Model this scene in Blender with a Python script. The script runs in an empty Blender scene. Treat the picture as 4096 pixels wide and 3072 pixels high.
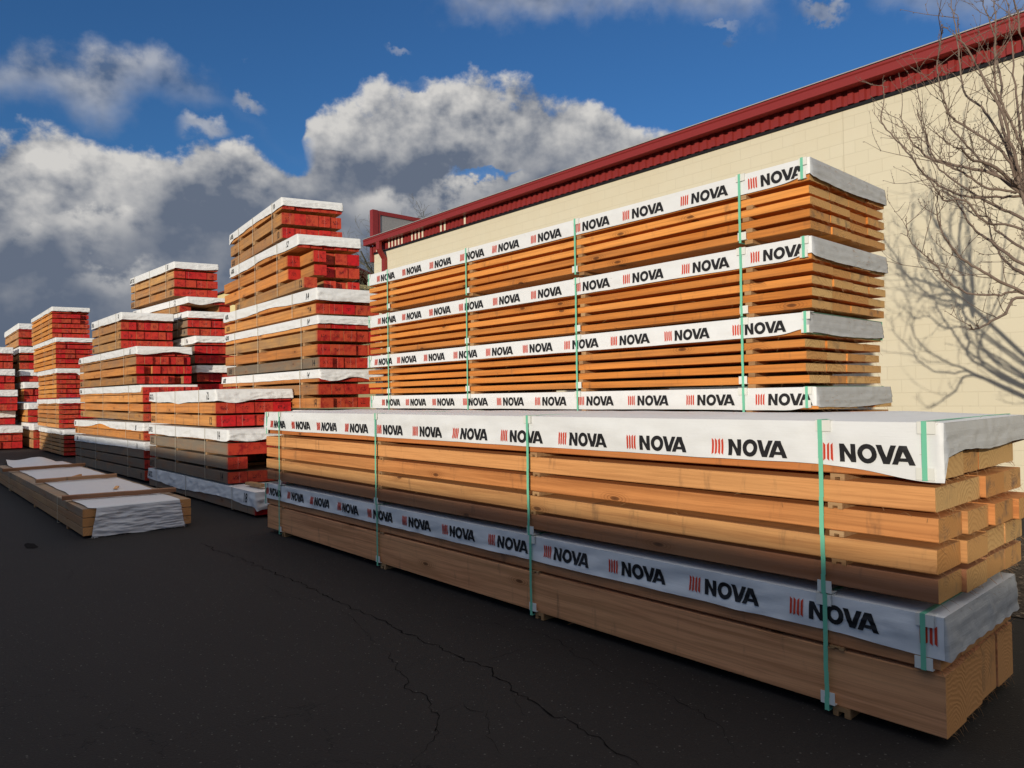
import bpy, bmesh, math, random
from mathutils import Vector, Matrix, noise
random.seed(7)
sc = bpy.context.scene
COL = sc.collection

# ------------------------------------------------------------------ camera
IMG_W, IMG_H = 4096.0, 3072.0
CX, CY = 2048.0, 1536.0
VPX, VPY = (-475.0, 1625.0), (5280.0, 1540.0)      # vanishing points of the two yard directions
FPX = math.sqrt(-((VPX[0]-CX)*(VPY[0]-CX) + (VPX[1]-CY)*(VPY[1]-CY)))
def _ray(p): return Vector(((p[0]-CX)/FPX, -(p[1]-CY)/FPX, -1.0))
_ax = -_ray(VPX).normalized(); _ay = _ray(VPY).normalized(); _az = _ax.cross(_ay).normalized()
EYE = Vector((0, 0, 1.6))
R_WC = Matrix((_ax, _ay, _az))                     # camera vector -> world vector
cam_d = bpy.data.cameras.new("camera"); cam = bpy.data.objects.new("camera", cam_d); COL.objects.link(cam)
cam_d.sensor_width = 36.0; cam_d.lens = FPX/IMG_W*36.0; cam_d.clip_start = 0.05; cam_d.clip_end = 3000
cam.matrix_world = Matrix.Translation(EYE) @ R_WC.to_4x4()
sc.camera = cam
def wray(px, py): return R_WC @ _ray((px, py))
def at(px, py, Y):
    d = wray(px, py); t = Y/d.y
    return EYE + d*t

# ------------------------------------------------------------------ light
K_AZ = 0.42                                        # sun drift along the yard per metre across it
TAN_E = 0.2
S = Vector((K_AZ, -1.0, TAN_E)).normalized()       # towards the sun
sun_d = bpy.data.lights.new("sun", 'SUN'); sun_d.energy = 2.15; sun_d.angle = math.radians(0.65); sun_d.color = (1.0, 0.91, 0.76)
sun = bpy.data.objects.new("sun", sun_d); COL.objects.link(sun)
sun.rotation_euler = S.to_track_quat('Z', 'Y').to_euler(); sun.location = (10, -20, 20)
vs = sc.view_settings
vs.view_transform = 'Standard'; vs.look = 'None'; vs.gamma = 1.0; vs.use_curve_mapping = False
vs.exposure = 0.55

# ------------------------------------------------------------------ node helper
class NT:
    def __init__(self, nt): self.nt = nt
    def n(self, typ, props=None, **inp):
        nd = self.nt.nodes.new(typ)
        for k, v in (props or {}).items(): setattr(nd, k, v)
        for k, v in inp.items():
            key = int(k[1:]) if k[0] == 'i' and k[1:].isdigit() else k.replace('_', ' ')
            s = nd.inputs[key]
            if isinstance(v, bpy.types.NodeSocket): self.nt.links.new(v, s)
            elif isinstance(v, bpy.types.Node): self.nt.links.new(v.outputs[0], s)
            else: s.default_value = v
        return nd
    def m(self, op, a, b=0.0, c=0.0, clamp=False):
        return self.n('ShaderNodeMath', {'operation': op, 'use_clamp': clamp}, i0=a, i1=b, i2=c).outputs[0]
    def v(self, op, a, b=(0, 0, 0)):
        nd = self.n('ShaderNodeVectorMath', {'operation': op}, i0=a, i1=b)
        return nd.outputs[1] if op in ('LENGTH', 'DOT_PRODUCT', 'DISTANCE') else nd.outputs[0]
    def mix(self, f, a, b, blend='MIX'):
        nd = self.nt.nodes.new('ShaderNodeMix'); nd.data_type = 'RGBA'; nd.blend_type = blend
        for s, v in ((nd.inputs[0], f), (nd.inputs[6], a), (nd.inputs[7], b)):
            if isinstance(v, bpy.types.NodeSocket): self.nt.links.new(v, s)
            else: s.default_value = v if not isinstance(v, tuple) or len(v) == 4 else (*v, 1)
        return nd.outputs[2]
    def noise(self, vec, scale=1.0, detail=3.0, rough=0.55, dist=0.0):
        return self.n('ShaderNodeTexNoise', None, Vector=vec, Scale=scale, Detail=detail, Roughness=rough, Distortion=dist).outputs[0]
    def ss(self, x, lo, hi):
        nd = self.n('ShaderNodeMapRange', {'interpolation_type': 'SMOOTHSTEP'}, i0=x, i1=lo, i2=hi, i3=0.0, i4=1.0)
        return nd.outputs[0]
    def scale(self, vec, s): return self.v('MULTIPLY', vec, s)
    def sep(self, vec): return self.n('ShaderNodeSeparateXYZ', None, i0=vec).outputs
    def comb(self, x, y, z): return self.n('ShaderNodeCombineXYZ', None, i0=x, i1=y, i2=z).outputs[0]

# ------------------------------------------------------------------ sky
world = bpy.data.worlds.new("World"); sc.world = world; world.use_nodes = True
wn = world.node_tree; wn.nodes.clear(); W = NT(wn)
SKY_STR = 0.15
def build_sky():
    sky = W.n('ShaderNodeTexSky', {'sky_type': 'NISHITA', 'sun_disc': False, 'sun_elevation': math.asin(S.z),
              'sun_rotation': math.atan2(S.x, S.y), 'altitude': 0.0, 'air_density': 1.0, 'dust_density': 0.3, 'ozone_density': 2.5})
    d = W.n('ShaderNodeTexCoord').outputs['Generated']
    def dir_ae(px, py):
        w = wray(px*IMG_W/2212.0, py*IMG_W/2212.0).normalized()
        return math.atan2(w.x, w.y), math.asin(w.z)
    x, y, z = W.sep(d)
    az = W.m('ARCTAN2', x, y); el = W.m('ARCSINE', z)
    # cloud outlines measured off the photograph as directions (azimuth, elevation)
    A0, A1 = -2.2, 1.2
    ga = W.m('MULTIPLY_ADD', az, 1/(A1-A0), -A0/(A1-A0))
    def curve(pts, dx=None):
        nd = wn.nodes.new('ShaderNodeFloatCurve'); cv = nd.mapping.curves[0]
        P = sorted(((dir_ae(*p)[0]-A0)/(A1-A0), (dir_ae(*p)[1]+.2)/1.2) for p in pts)
        P = [(max(0, min(1, a)), max(0, min(1, b))) for a, b in P]
        cv.points[0].location = (0, P[0][1]); cv.points[-1].location = (1, P[-1][1])
        for p in P:
            if .001 < p[0] < .999: cv.points.new(*p)
        nd.mapping.update()
        wn.links.new(dx if dx is not None else ga, nd.inputs['Value'])
        return W.m('MULTIPLY_ADD', nd.outputs[0], 1.2, -.2)
    p = W.comb(az, el, 0.0)
    n2 = lambda v, s_, d_, r_=.55: W.n('ShaderNodeTexNoise', {'noise_dimensions': '2D'}, Vector=v, Scale=s_, Detail=d_, Roughness=r_)
    big = n2(p, 5.0, 2.0).outputs[1]; wx, wy, _w = W.sep(W.v('SUBTRACT', big, (.5, .5, .5)))
    puff = n2(W.v('MULTIPLY', p, (1, 1.25, 1)), 9.0, 7.0, .58).outputs[0]
    puf2 = n2(W.v('ADD', W.v('MULTIPLY', p, (1, 1.25, 1)), (-.012, .022, 0)), 9.0, 4.0, .58).outputs[0]
    pn = W.m('SUBTRACT', puff, .5); e1 = W.m('MULTIPLY_ADD', wy, .05, el)
    e2 = W.m('MULTIPLY_ADD', pn, -.14, e1)
    gw = W.m('MULTIPLY_ADD', wx, .018, ga)
    top = curve([(-900, 330), (-300, 300), (0, 305), (80, 292), (150, 280), (260, 284), (340, 312), (400, 335), (460, 338), (495, 318), (550, 318), (595, 350), (640, 345), (672, 290), (690, 235), (725, 208), (800, 190), (860, 203), (885, 196), (940, 174), (1020, 163), (1080, 180), (1140, 205), (1220, 226), (1280, 226), (1350, 250), (1420, 272), (1470, 292), (1560, 340), (1700, 420), (2212, 560)], gw)
    base = curve([(-900, 470), (0, 480), (100, 500), (200, 480), (300, 430), (400, 395), (480, 400), (545, 430), (640, 400), (700, 365), (760, 345), (850, 330), (950, 345), (1050, 355), (1150, 348), (1250, 350), (1330, 360), (1400, 350), (1500, 380), (2212, 500)], gw)
    m1 = W.ss(W.m('SUBTRACT', top, e2), -.004, .020)
    # broken band on the upper left and ragged clouds along the top of the frame
    t3 = curve([(-700, 150), (-200, 140), (-20, 135), (60, 108), (180, 104), (320, 92), (380, 125), (430, 150), (470, 185), (520, 235), (700, 330)], gw)
    b3 = curve([(-700, 220), (-200, 230), (0, 210), (120, 205), (200, 240), (260, 215), (330, 195), (430, 195), (470, 186), (520, 225), (700, 300)], gw)
    m3 = W.m('MULTIPLY', W.m('MULTIPLY', W.ss(W.m('SUBTRACT', t3, W.m('MULTIPLY_ADD', pn, .05, e2)), -.008, .032), W.ss(W.m('SUBTRACT', W.m('MULTIPLY_ADD', pn, .04, e2), b3), -.03, .04)), W.m('MULTIPLY', W.ss(ga, .05, .2), .68))
    b4 = curve([(-300, -700), (600, -250), (900, -60), (1000, 8), (1060, 40), (1150, 48), (1220, 42), (1300, 58), (1400, 50), (1500, 62), (1600, 55), (1680, 30), (1720, -20), (1800, -60), (1880, 5), (1960, 30), (2080, 40), (2300, 30), (3000, 0)], gw)
    m4 = W.m('MULTIPLY', W.ss(W.m('SUBTRACT', e2, b4), -.02, .07), .72)
    m4 = W.m('MAXIMUM', m4, W.m('MULTIPLY', W.ss(el, .80, 1.05), W.ss(puff, .30, .50)))   # unseen broken cloud added overhead as neutral fill
    hole = None
    for bx, by, bw, bh in ((1035, 396, 80, 15), (650, 318, 40, 40), (905, 205, 26, 22), (380, 300, 30, 30)):
        a0, e0 = dir_ae(bx, by); a1, _e = dir_ae(bx+bw*.5, by); a2, _e = dir_ae(bx-bw*.5, by); _a, ea = dir_ae(bx, by-bh*.5); _a, eb = dir_ae(bx, by+bh*.5)
        u = W.m('MULTIPLY', W.m('SUBTRACT', W.m('MULTIPLY_ADD', wx, .04, az), a0), 1/abs(a1-a2)); v = W.m('MULTIPLY', W.m('SUBTRACT', e2, e0), 1/abs(ea-eb))
        g = W.m('EXPONENT', W.m('MULTIPLY', W.m('MULTIPLY_ADD', u, u, W.m('MULTIPLY', v, v)), -1.0))
        hole = g if hole is None else W.m('MAXIMUM', hole, g)
    m1 = W.m('MULTIPLY', m1, W.m('SUBTRACT', 1.0, W.m('MULTIPLY', W.ss(W.m('MULTIPLY_ADD', pn, .8, hole), .3, .9), .85)))
    mm = W.m('MAXIMUM', W.m('MAXIMUM', m1, m3), m4)
    brt = None
    for bx, by, bw, bh, wt, lt in ((535, 218, 55, 30, .55, .5), (440, 290, 62, 38, .6, .5), (868, 108, 30, 18, .3, .4), (1775, 42, 62, 22, .6, .6), (1560, 70, 50, 20, .3, .3),
                                (190, 505, 110, 40, 0, .6), (245, 585, 80, 26, 0, .55), (60, 520, 60, 30, 0, .3), (840, 445, 130, 40, 0, .6), (985, 425, 120, 34, 0, .65), (545, 350, 60, 48, 0, .5)):
        a0, e0 = dir_ae(bx, by); a1, _e = dir_ae(bx+bw*.5, by); a2, _e = dir_ae(bx-bw*.5, by); _a, ea = dir_ae(bx, by-bh*.5); _a, eb = dir_ae(bx, by+bh*.5)
        u = W.m('MULTIPLY', W.m('SUBTRACT', W.m('MULTIPLY_ADD', wx, .05, az), a0), 1/abs(a1-a2)); v = W.m('MULTIPLY', W.m('SUBTRACT', e2, e0), 1/abs(ea-eb))
        g = W.m('EXPONENT', W.m('MULTIPLY', W.m('MULTIPLY_ADD', u, u, W.m('MULTIPLY', v, v)), -1.2))
        if wt: mm = W.m('MAXIMUM', mm, W.m('MULTIPLY', W.ss(W.m('MULTIPLY_ADD', pn, .9, g), .25, .95), wt))
        else: brt = W.m('MULTIPLY', g, lt) if brt is None else W.m('MAXIMUM', brt, W.m('MULTIPLY', g, lt))
    hi = W.ss(W.m('SUBTRACT', e1, base), -.055, .075)
    relief = W.m('MULTIPLY', W.m('SUBTRACT', puff, puf2), W.m('MULTIPLY_ADD', hi, 2.4, .7))
    lit = W.m('ADD', W.m('MAXIMUM', W.m('MULTIPLY', hi, .64), W.m('MULTIPLY', brt, W.m('MULTIPLY_ADD', pn, 3.0, 1.0))), relief)
    clump = n2(W.v('ADD', p, W.v('MULTIPLY', big, (.12, .10, 0))), 7.5, 3.0, .5).outputs[0]
    lit = W.m('ADD', lit, W.m('MULTIPLY_ADD', clump, .75, -.36))
    lit = W.m('ADD', lit, W.m('MULTIPLY', wx, .3), clamp=True)
    k = 1/SKY_STR
    cc = W.mix(lit, (.085*k, .105*k, .145*k), (.43*k, .42*k, .405*k))
    cc = W.v('MULTIPLY', cc, W.comb(*[W.m('MULTIPLY_ADD', W.ss(el, .75, 1.0), .9, 1.0)]*3))   # unseen overhead cloud brightened to lift the shade
    hz = W.ss(el, .02, .16)                         # slate under the cloud bank
    cc = W.mix(W.m('MULTIPLY', W.m('SUBTRACT', 1.0, hz), .7), cc, (.06*k, .08*k, .12*k))
    skyc = W.v('MULTIPLY', sky.outputs[0], (.18, .33, .50))
    colr = W.mix(mm, skyc, cc)
    bg = W.n('ShaderNodeBackground', None, Color=colr, Strength=SKY_STR)
    out = W.n('ShaderNodeOutputWorld'); wn.links.new(bg.outputs[0], out.inputs[0])
build_sky()

# ------------------------------------------------------------------ materials
def mat(name):
    m = bpy.data.materials.new(name); m.use_nodes = True; m.node_tree.nodes.clear()
    return m, NT(m.node_tree)
def finish(N, color, rough=.7, bump=None, bstr=.3, bdist=.01, spec=.3, **kw):
    b = N.n('ShaderNodeBsdfPrincipled', None, Base_Color=color if isinstance(color, bpy.types.NodeSocket) else (*color, 1), Roughness=rough)
    b.inputs['Specular IOR Level'].default_value = spec
    for k, v in kw.items(): b.inputs[k.replace('_', ' ')].default_value = v
    if bump is not None:
        bn = N.n('ShaderNodeBump', None, Strength=bstr, Distance=bdist, Height=bump); N.nt.links.new(bn.outputs[0], b.inputs['Normal'])
    o = N.n('ShaderNodeOutputMaterial'); N.nt.links.new(b.outputs[0], o.inputs[0])
    return b
def simple(name, col, rough=.6, spec=.3, var=.12, sc_=6.0, **kw):
    m, N = mat(name); tc = N.n('ShaderNodeTexCoord').outputs['Object']
    f = N.noise(tc, sc_, 5.0)
    c = N.mix(f, tuple(x*(1-var) for x in col), tuple(min(1, x*(1+var)) for x in col))
    finish(N, c, rough, f, .1, .004, spec, **kw); return m

def wood_side(name, c1, c2, c3, weather=0.0, knots=True, spray=False):
    m, N = mat(name)
    tc = N.n('ShaderNodeTexCoord').outputs['Object']
    rnd = N.n('ShaderNodeObjectInfo').outputs['Random']
    off = N.comb(N.m('MULTIPLY', rnd, 91.7), N.m('MULTIPLY', rnd, 53.1), N.m('MULTIPLY', rnd, 27.3))
    p = N.v('ADD', tc, off)
    warp = N.n('ShaderNodeTexNoise', None, Vector=N.scale(p, (1.3, 5, 5)), Scale=1.0, Detail=2.0).outputs[1]
    pw = N.v('ADD', p, N.v('MULTIPLY', N.v('SUBTRACT', warp, (.5, .5, .5)), (0, .035, .035)))
    g1 = N.noise(N.scale(pw, (.55, 26, 26)), 1.0, 5.0, .6)
    g2 = N.noise(N.scale(pw, (2.2, 120, 120)), 1.0, 3.0, .6)
    low = N.noise(N.scale(p, (.8, 3, 3)), 1.0, 3.0)
    base = N.mix(N.ss(rnd, .1, .55), c1, c2); base = N.mix(N.ss(N.m('FRACT', N.m('MULTIPLY', rnd, 7.31)), .45, .95), base, c3)
    dark = N.mix(.6, base, (.26, .08, .02))
    c = N.mix(N.m('MULTIPLY', N.ss(g1, .40, .68), .9), base, dark)
    c = N.mix(N.m('MULTIPLY', N.ss(g2, .42, .72), .5), c, dark)
    c = N.mix(N.m('MULTIPLY', N.ss(low, .35, .7), .30), c, N.mix(.5, base, (.62, .40, .17)))
    if knots:
        kx, ky, kz = N.sep(pw); kv = N.comb(N.m('MULTIPLY', kx, 1.5), N.m('MULTIPLY', N.m('MULTIPLY_ADD', ky, .35, kz), 4.2), 0.0)
        vo = N.n('ShaderNodeTexVoronoi', {'voronoi_dimensions': '2D'}, Vector=kv, Scale=1.0)
        vd = vo.outputs[0]; vc = N.sep(vo.outputs[1])[0]
        keep = N.m('GREATER_THAN', vc, .66)
        ring = N.ss(N.m('SINE', N.m('MULTIPLY', vd, 150.0)), 0.0, 1.0)
        halo = N.m('MULTIPLY', N.m('SUBTRACT', 1.0, N.ss(vd, .06, .26)), keep)
        c = N.mix(N.m('MULTIPLY', halo, N.m('MULTIPLY_ADD', ring, .45, .2)), c, (.26, .085, .02))
        kn = N.m('MULTIPLY', N.m('SUBTRACT', 1.0, N.ss(vd, .035, .07)), keep)
        c = N.mix(N.m('MULTIPLY', kn, .8), c, (.10, .035, .012))
    # stains that run across the face and mill dirt
    st = N.noise(N.scale(p, (9, .6, 2.0)), 1.0, 4.0, .65)
    c = N.mix(N.m('MULTIPLY', N.ss(st, .58, .76), .5+weather*.35), c, (.085, .065, .045))
    if weather > 0:
        wn_ = N.noise(N.scale(p, (1.6, 1.5, 5)), 1.0, 5.0, .7)
        c = N.mix(N.m('MULTIPLY', N.ss(wn_, .30, .62), weather), c, (.20, .165, .125))
    if spray:                                       # red end paint that went over the edge
        ox = N.m('ADD', N.sep(tc)[0], N.m('MULTIPLY', N.noise(N.scale(p, (3, 9, 9)), 1.0, 4.0), .10))
        c = N.mix(N.m('MULTIPLY', N.ss(ox, -.05, .07), .6), c, (.42, .04, .02))
    tone = N.m('MULTIPLY_ADD', N.m('FRACT', N.m('MULTIPLY', rnd, 3.77)), .36, .80)
    c = N.v('MULTIPLY', c, N.comb(tone, N.m('POWER', tone, 1.15), N.m('POWER', tone, 1.25)))
    finish(N, c, .72, N.m('ADD', N.m('MULTIPLY', g2, .6), g1), .35, .004, .22)
    return m
def end_grain(name, c1, c2, ring, tint=(.14, .11, .09)):
    m, N = mat(name)
    tc = N.n('ShaderNodeTexCoord').outputs['Object']
    rnd = N.n('ShaderNodeObjectInfo').outputs['Random']
    r2 = N.m('FRACT', N.m('MULTIPLY', rnd, 13.7)); r3 = N.m('FRACT', N.m('MULTIPLY', rnd, 5.9))
    x, y, z = N.sep(tc)
    cy = N.m('SUBTRACT', y, N.m('MULTIPLY_ADD', r2, .16, .02)); cz = N.m('SUBTRACT', z, N.m('MULTIPLY_ADD', r3, .30, -.14))
    q = N.comb(0.0, cy, cz); wob = N.noise(N.v('ADD', q, N.comb(rnd, rnd, rnd)), 9.0, 2.0)
    r = N.m('ADD', N.v('LENGTH', q), N.m('MULTIPLY', wob, .07))
    rg = N.m('SINE', N.m('MULTIPLY', r, N.m('MULTIPLY_ADD', r3, 220.0, 210.0)))
    base = N.mix(rnd, c1, c2)
    c = N.mix(N.m('MULTIPLY', N.ss(rg, -.1, 1.0), N.m('MULTIPLY_ADD', r2, .38, .08)), base, ring)
    sp = N.noise(tc, 160.0, 3.0); lo = N.noise(N.v('ADD', tc, N.comb(N.m('MULTIPLY', rnd, 33), 0.0, 0.0)), 9.0, 3.0)
    c = N.mix(N.m('MULTIPLY', N.ss(sp, .45, .75), .25), c, ring)
    c = N.mix(N.m('MULTIPLY', N.ss(lo, .48, .75), N.m('MULTIPLY', N.ss(r3, .4, .9), .75)), c, tint)
    finish(N, c, .85, N.m('ADD', rg, sp), .25, .002, .15)
    return m
def red_end(name):
    m, N = mat(name)
    tcn = N.n('ShaderNodeTexCoord'); tc = tcn.outputs['Object']; ge = tcn.outputs['Generated']
    rnd = N.n('ShaderNodeObjectInfo').outputs['Random']
    r2 = N.m('FRACT', N.m('MULTIPLY', rnd, 13.7)); r3 = N.m('FRACT', N.m('MULTIPLY', rnd, 5.9))
    x, y, z = N.sep(tc); gx, gy, gz = N.sep(ge)
    sh = N.comb(N.m('MULTIPLY', rnd, 40.0), y, z)
    lo = N.noise(sh, 12.0, 4.0, .65)
    c = N.mix(r2, (.56, .010, .015), (.54, .082, .030)); c = N.mix(N.ss(lo, .42, .72), c, (.29, .010, .012))
    c = N.mix(N.m('MULTIPLY', N.ss(N.noise(sh, 30.0, 3.0), .55, .7), .3), c, (.42, .03, .026))
    ang = N.m('MULTIPLY_ADD', r3, 1.6, -.8)        # saw marks
    st = N.m('SINE', N.m('MULTIPLY', N.m('ADD', N.m('ADD', y, N.m('MULTIPLY', z, ang)), N.m('MULTIPLY', N.noise(sh, 8.0, 2.0), .02)), 330.0))
    c = N.mix(N.m('MULTIPLY', N.ss(st, .5, 1.0), N.m('MULTIPLY', N.ss(r2, .5, .8), .35)), c, (.17, .008, .01))
    # grade stamp, worn to a smudge of letters
    bx = N.m('MULTIPLY', N.m('MULTIPLY', N.m('GREATER_THAN', gy, .26), N.m('LESS_THAN', gy, .68)),
             N.m('MULTIPLY', N.m('GREATER_THAN', gz, .32), N.m('LESS_THAN', gz, .66)))
    sv = N.noise(N.v('MULTIPLY', sh, (1, 75, 55)), 1.0, 2.0, .5)
    c = N.mix(N.m('MULTIPLY', N.m('MULTIPLY', bx, N.ss(sv, .5, .56)), N.m('MULTIPLY', N.ss(r3, .15, .3), .8)), c, (.035, .008, .008))
    # drying check showing pale wood
    ck = N.m('ABSOLUTE', N.m('SUBTRACT', N.m('ADD', gy, N.m('MULTIPLY', N.noise(N.comb(rnd, 0.0, gz), 4.0, 3.0), .12)), N.m('MULTIPLY_ADD', r2, .4, .35)))
    c = N.mix(N.m('MULTIPLY', N.m('SUBTRACT', 1.0, N.ss(ck, .006, .018)), N.m('MULTIPLY', N.ss(r3, .5, .55), .7)), c, (.62, .22, .18))
    finish(N, c, .6, st, .12, .002, .25)
    return m
def fabric(name, base=.80, bump=.5, lines=True, tint=(1, 1, .985), rough=.5, tape=False):
    m, N = mat(name)
    tc = N.n('ShaderNodeTexCoord').outputs['Object']
    n1 = N.noise(N.scale(tc, (1, 1, 1.5)), 9.0, 5.0, .6)
    n2 = N.noise(N.scale(tc, (6, 6, 160)), 1.0, 2.0)
    rdg = N.n('ShaderNodeTexNoise', {'noise_type': 'RIDGED_MULTIFRACTAL'}, Vector=N.scale(tc, (7, 7, 4)), Scale=1.0, Detail=4.0, Roughness=.5).outputs[0]
    c0 = tuple(base*t for t in tint)
    c = N.mix(N.m('MULTIPLY', N.ss(n1, .5, .8), .3), c0, tuple(x*.90 for x in c0))
    dirt = N.noise(tc, 3.0, 6.0, .7)
    c = N.mix(N.m('MULTIPLY', N.ss(dirt, .6, .8), .18), c, (.42*base/.8, .40*base/.8, .36*base/.8))
    if lines: c = N.mix(N.m('MULTIPLY', N.ss(n2, .55, .75), .16), c, tuple(x*.8 for x in c0))
    if tape:
        z = N.sep(tc)[2]
        tp = N.ss(N.m('SINE', N.m('MULTIPLY', N.m('ADD', z, N.m('MULTIPLY', n1, .02)), 95.0)), .2, .35)
        c = N.mix(N.m('MULTIPLY', tp, .3), c, tuple(x*.7 for x in c0))
    h = N.m('ADD', N.m('MULTIPLY', rdg, .8), N.m('MULTIPLY', n1, .5))
    h = N.m('ADD', h, N.m('MULTIPLY', n2, .12))
    finish(N, c, rough, h, bump, .012, .3)
    return m

FRESH = wood_side("fir_fresh", (.82, .36, .125), (.78, .32, .105), (.82, .40, .15))
RED_FIR = wood_side("fir_red", (.62, .20, .055), (.64, .205, .06), (.60, .20, .055))
BOARD = wood_side("board_orange", (.80, .285, .055), (.76, .26, .047), (.82, .32, .07))
DFRESH = wood_side("fir_stored", (.78, .315, .078), (.72, .27, .062), (.80, .345, .092), weather=.2, spray=True)
DGREY = wood_side("fir_weathered", (.60, .285, .085), (.53, .24, .075), (.62, .32, .10), weather=.42, spray=True)
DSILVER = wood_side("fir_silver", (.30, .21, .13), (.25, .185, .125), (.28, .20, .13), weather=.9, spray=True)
BEAM = wood_side("fir_beam", (.88, .42, .20), (.86, .39, .18), (.88, .44, .215), weather=.02)
PALE = wood_side("fir_pale", (.80, .41, .155), (.76, .37, .13), (.82, .44, .18), weather=.10)
STICK = wood_side("sticker_wood", (.50, .29, .125), (.44, .24, .10), (.54, .33, .16), weather=.2, knots=False)
ENDG = end_grain("end_grain", (.72, .46, .19), (.58, .26, .08), (.36, .15, .045))
ENDB = end_grain("end_grain_beam", (.70, .35, .14), (.60, .285, .105), (.42, .19, .065), (.22, .13, .07))
ENDD = end_grain("end_grain_dark", (.15, .10, .065), (.12, .085, .06), (.08, .05, .035))
RED = red_end("red_paint_end")
WRAP = fabric("printed_wrap", .80, .42)
WRAP_END = fabric("wrap_end_fabric", .50, .8, True, (.97, .99, 1.0), .35, True)  # greyer end cloth; part of the grey is sun-angle shade put into the colour
SHEET = fabric("white_wrap", .80, .6, False, (1, .995, .97))
GSHEET = fabric("low_pile_wrap", .66, .7, True, (1, .99, .98))
BLACK = simple("print_black", (.018, .017, .018), .55, .3)
SPRAY = simple("stencil_black", (.02, .02, .022), .7, .2, .4, 30)
INKRED = simple("print_red", (.62, .055, .022), .55)
PENCIL = simple("crayon_mark", (.10, .055, .03), .8, .1)
GREEN = simple("strap_green", (.19, .58, .38), .35, .4, .05)
CORD = simple("strap_pale", (.55, .50, .38), .5, .3)
PLAST = simple("protector_white", (.78, .77, .70), .45, .4, .04)
REDTRIM = simple("trim_red", (.27, .030, .026), .42, .4, .05, 2.0)
DKRED = simple("roof_red", (.16, .03, .035), .6)
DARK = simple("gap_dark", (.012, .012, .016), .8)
GREYP = simple("panel_grey", (.30, .29, .28), .7, .2, .06)
RIB_GLINT = simple("rib_glint", (.82, .72, .55), .5)  # pale colour standing in for light caught on the ribs
BARK = simple("bark", (.21, .155, .12), .85, .15, .4, 40)
OAKB = simple("oak_bark", (.17, .16, .115), .9, .1, .4, 3)
YELLOW = simple("siding_yellow", (.72, .60, .30), .6, .3, .05)

# ------------------------------------------------------------------ mesh helpers
class MB:
    def __init__(self): self.v = []; self.f = []; self.mi = []; self.sm = []
    def add(self, vs, fs, mi=0, smooth=False):
        o = len(self.v); self.v.extend(vs)
        for f in fs: self.f.append(tuple(i+o for i in f)); self.mi.append(mi); self.sm.append(smooth)
    def box(self, x0, x1, y0, y1, z0, z1, mi=0, mi_px=None, mi_mx=None):
        vs = [(x0, y0, z0), (x1, y0, z0), (x1, y1, z0), (x0, y1, z0), (x0, y0, z1), (x1, y0, z1), (x1, y1, z1), (x0, y1, z1)]
        self.add(vs, [(0, 3, 2, 1), (4, 5, 6, 7), (0, 1, 5, 4), (2, 3, 7, 6)], mi)
        self.add(vs, [(1, 2, 6, 5)], mi if mi_px is None else mi_px)
        self.add(vs, [(3, 0, 4, 7)], mi if mi_mx is None else mi_mx)
    def tube(self, pts, rad, sides=5, mi=0, cap=True):
        n = len(pts); vs = []
        for i, p in enumerate(pts):
            t = (pts[min(i+1, n-1)] - pts[max(i-1, 0)])
            t = t.normalized() if t.length > 1e-9 else Vector((0, 0, 1))
            a = t.orthogonal().normalized() if abs(t.z) > .9 else t.cross(Vector((0, 0, 1))).normalized()
            b = t.cross(a)
            for k in range(sides):
                th = 2*math.pi*k/sides
                vs.append(tuple(p + (a*math.cos(th) + b*math.sin(th))*rad[i]))
        fs = []
        for i in range(n-1):
            for k in range(sides):
                k2 = (k+1) % sides
                fs.append((i*sides+k, i*sides+k2, (i+1)*sides+k2, (i+1)*sides+k))
        if cap: fs.append(tuple((n-1)*sides+k for k in range(sides))); fs.append(tuple(reversed(range(sides))))
        self.add(vs, fs, mi, True)
    def extrude(self, poly, axis, a, b, mi=0):
        """poly in the plane normal to axis ('x','y'), extruded from a to b"""
        mk = (lambda p, t: (t, p[0], p[1])) if axis == 'x' else (lambda p, t: (p[0], t, p[1]))
        n = len(poly); vs = [mk(p, a) for p in poly] + [mk(p, b) for p in poly]
        fs = [(i, (i+1) % n, n+(i+1) % n, n+i) for i in range(n)] + [tuple(range(n-1, -1, -1)), tuple(range(n, 2*n))]
        self.add(vs, fs, mi)
    def mesh(self, name, mats):
        me = bpy.data.meshes.new(name); me.from_pydata(self.v, [], self.f)
        for m in mats: me.materials.append(m)
        me.polygons.foreach_set('material_index', self.mi); me.polygons.foreach_set('use_smooth', self.sm)
        me.update(); return me
def fixn(me):
    bm = bmesh.new(); bm.from_mesh(me); bmesh.ops.recalc_face_normals(bm, faces=bm.faces); bm.to_mesh(me); bm.free(); return me
def obj(name, me, parent=None, loc=(0, 0, 0), rot=(0, 0, 0)):
    o = bpy.data.objects.new(name, me); COL.objects.link(o); o.parent = parent; o.location = loc; o.rotation_euler = rot; return o
def tag(o, label=None, cat=None, group=None, kind=None):
    if label: o['label'] = label
    if cat: o['category'] = cat
    if group: o['group'] = group
    if kind: o['kind'] = kind
    return o
def thing(name, label, cat, loc=(0, 0, 0), rot=(0, 0, 0), group=None):
    o = bpy.data.objects.new(name, None); o.empty_display_size = .2; COL.objects.link(o)
    o.location = loc; o.rotation_euler = rot; return tag(o, label, cat, group)
def nz(x, y, z=0.0): return noise.noise(Vector((x, y, z)))

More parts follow.
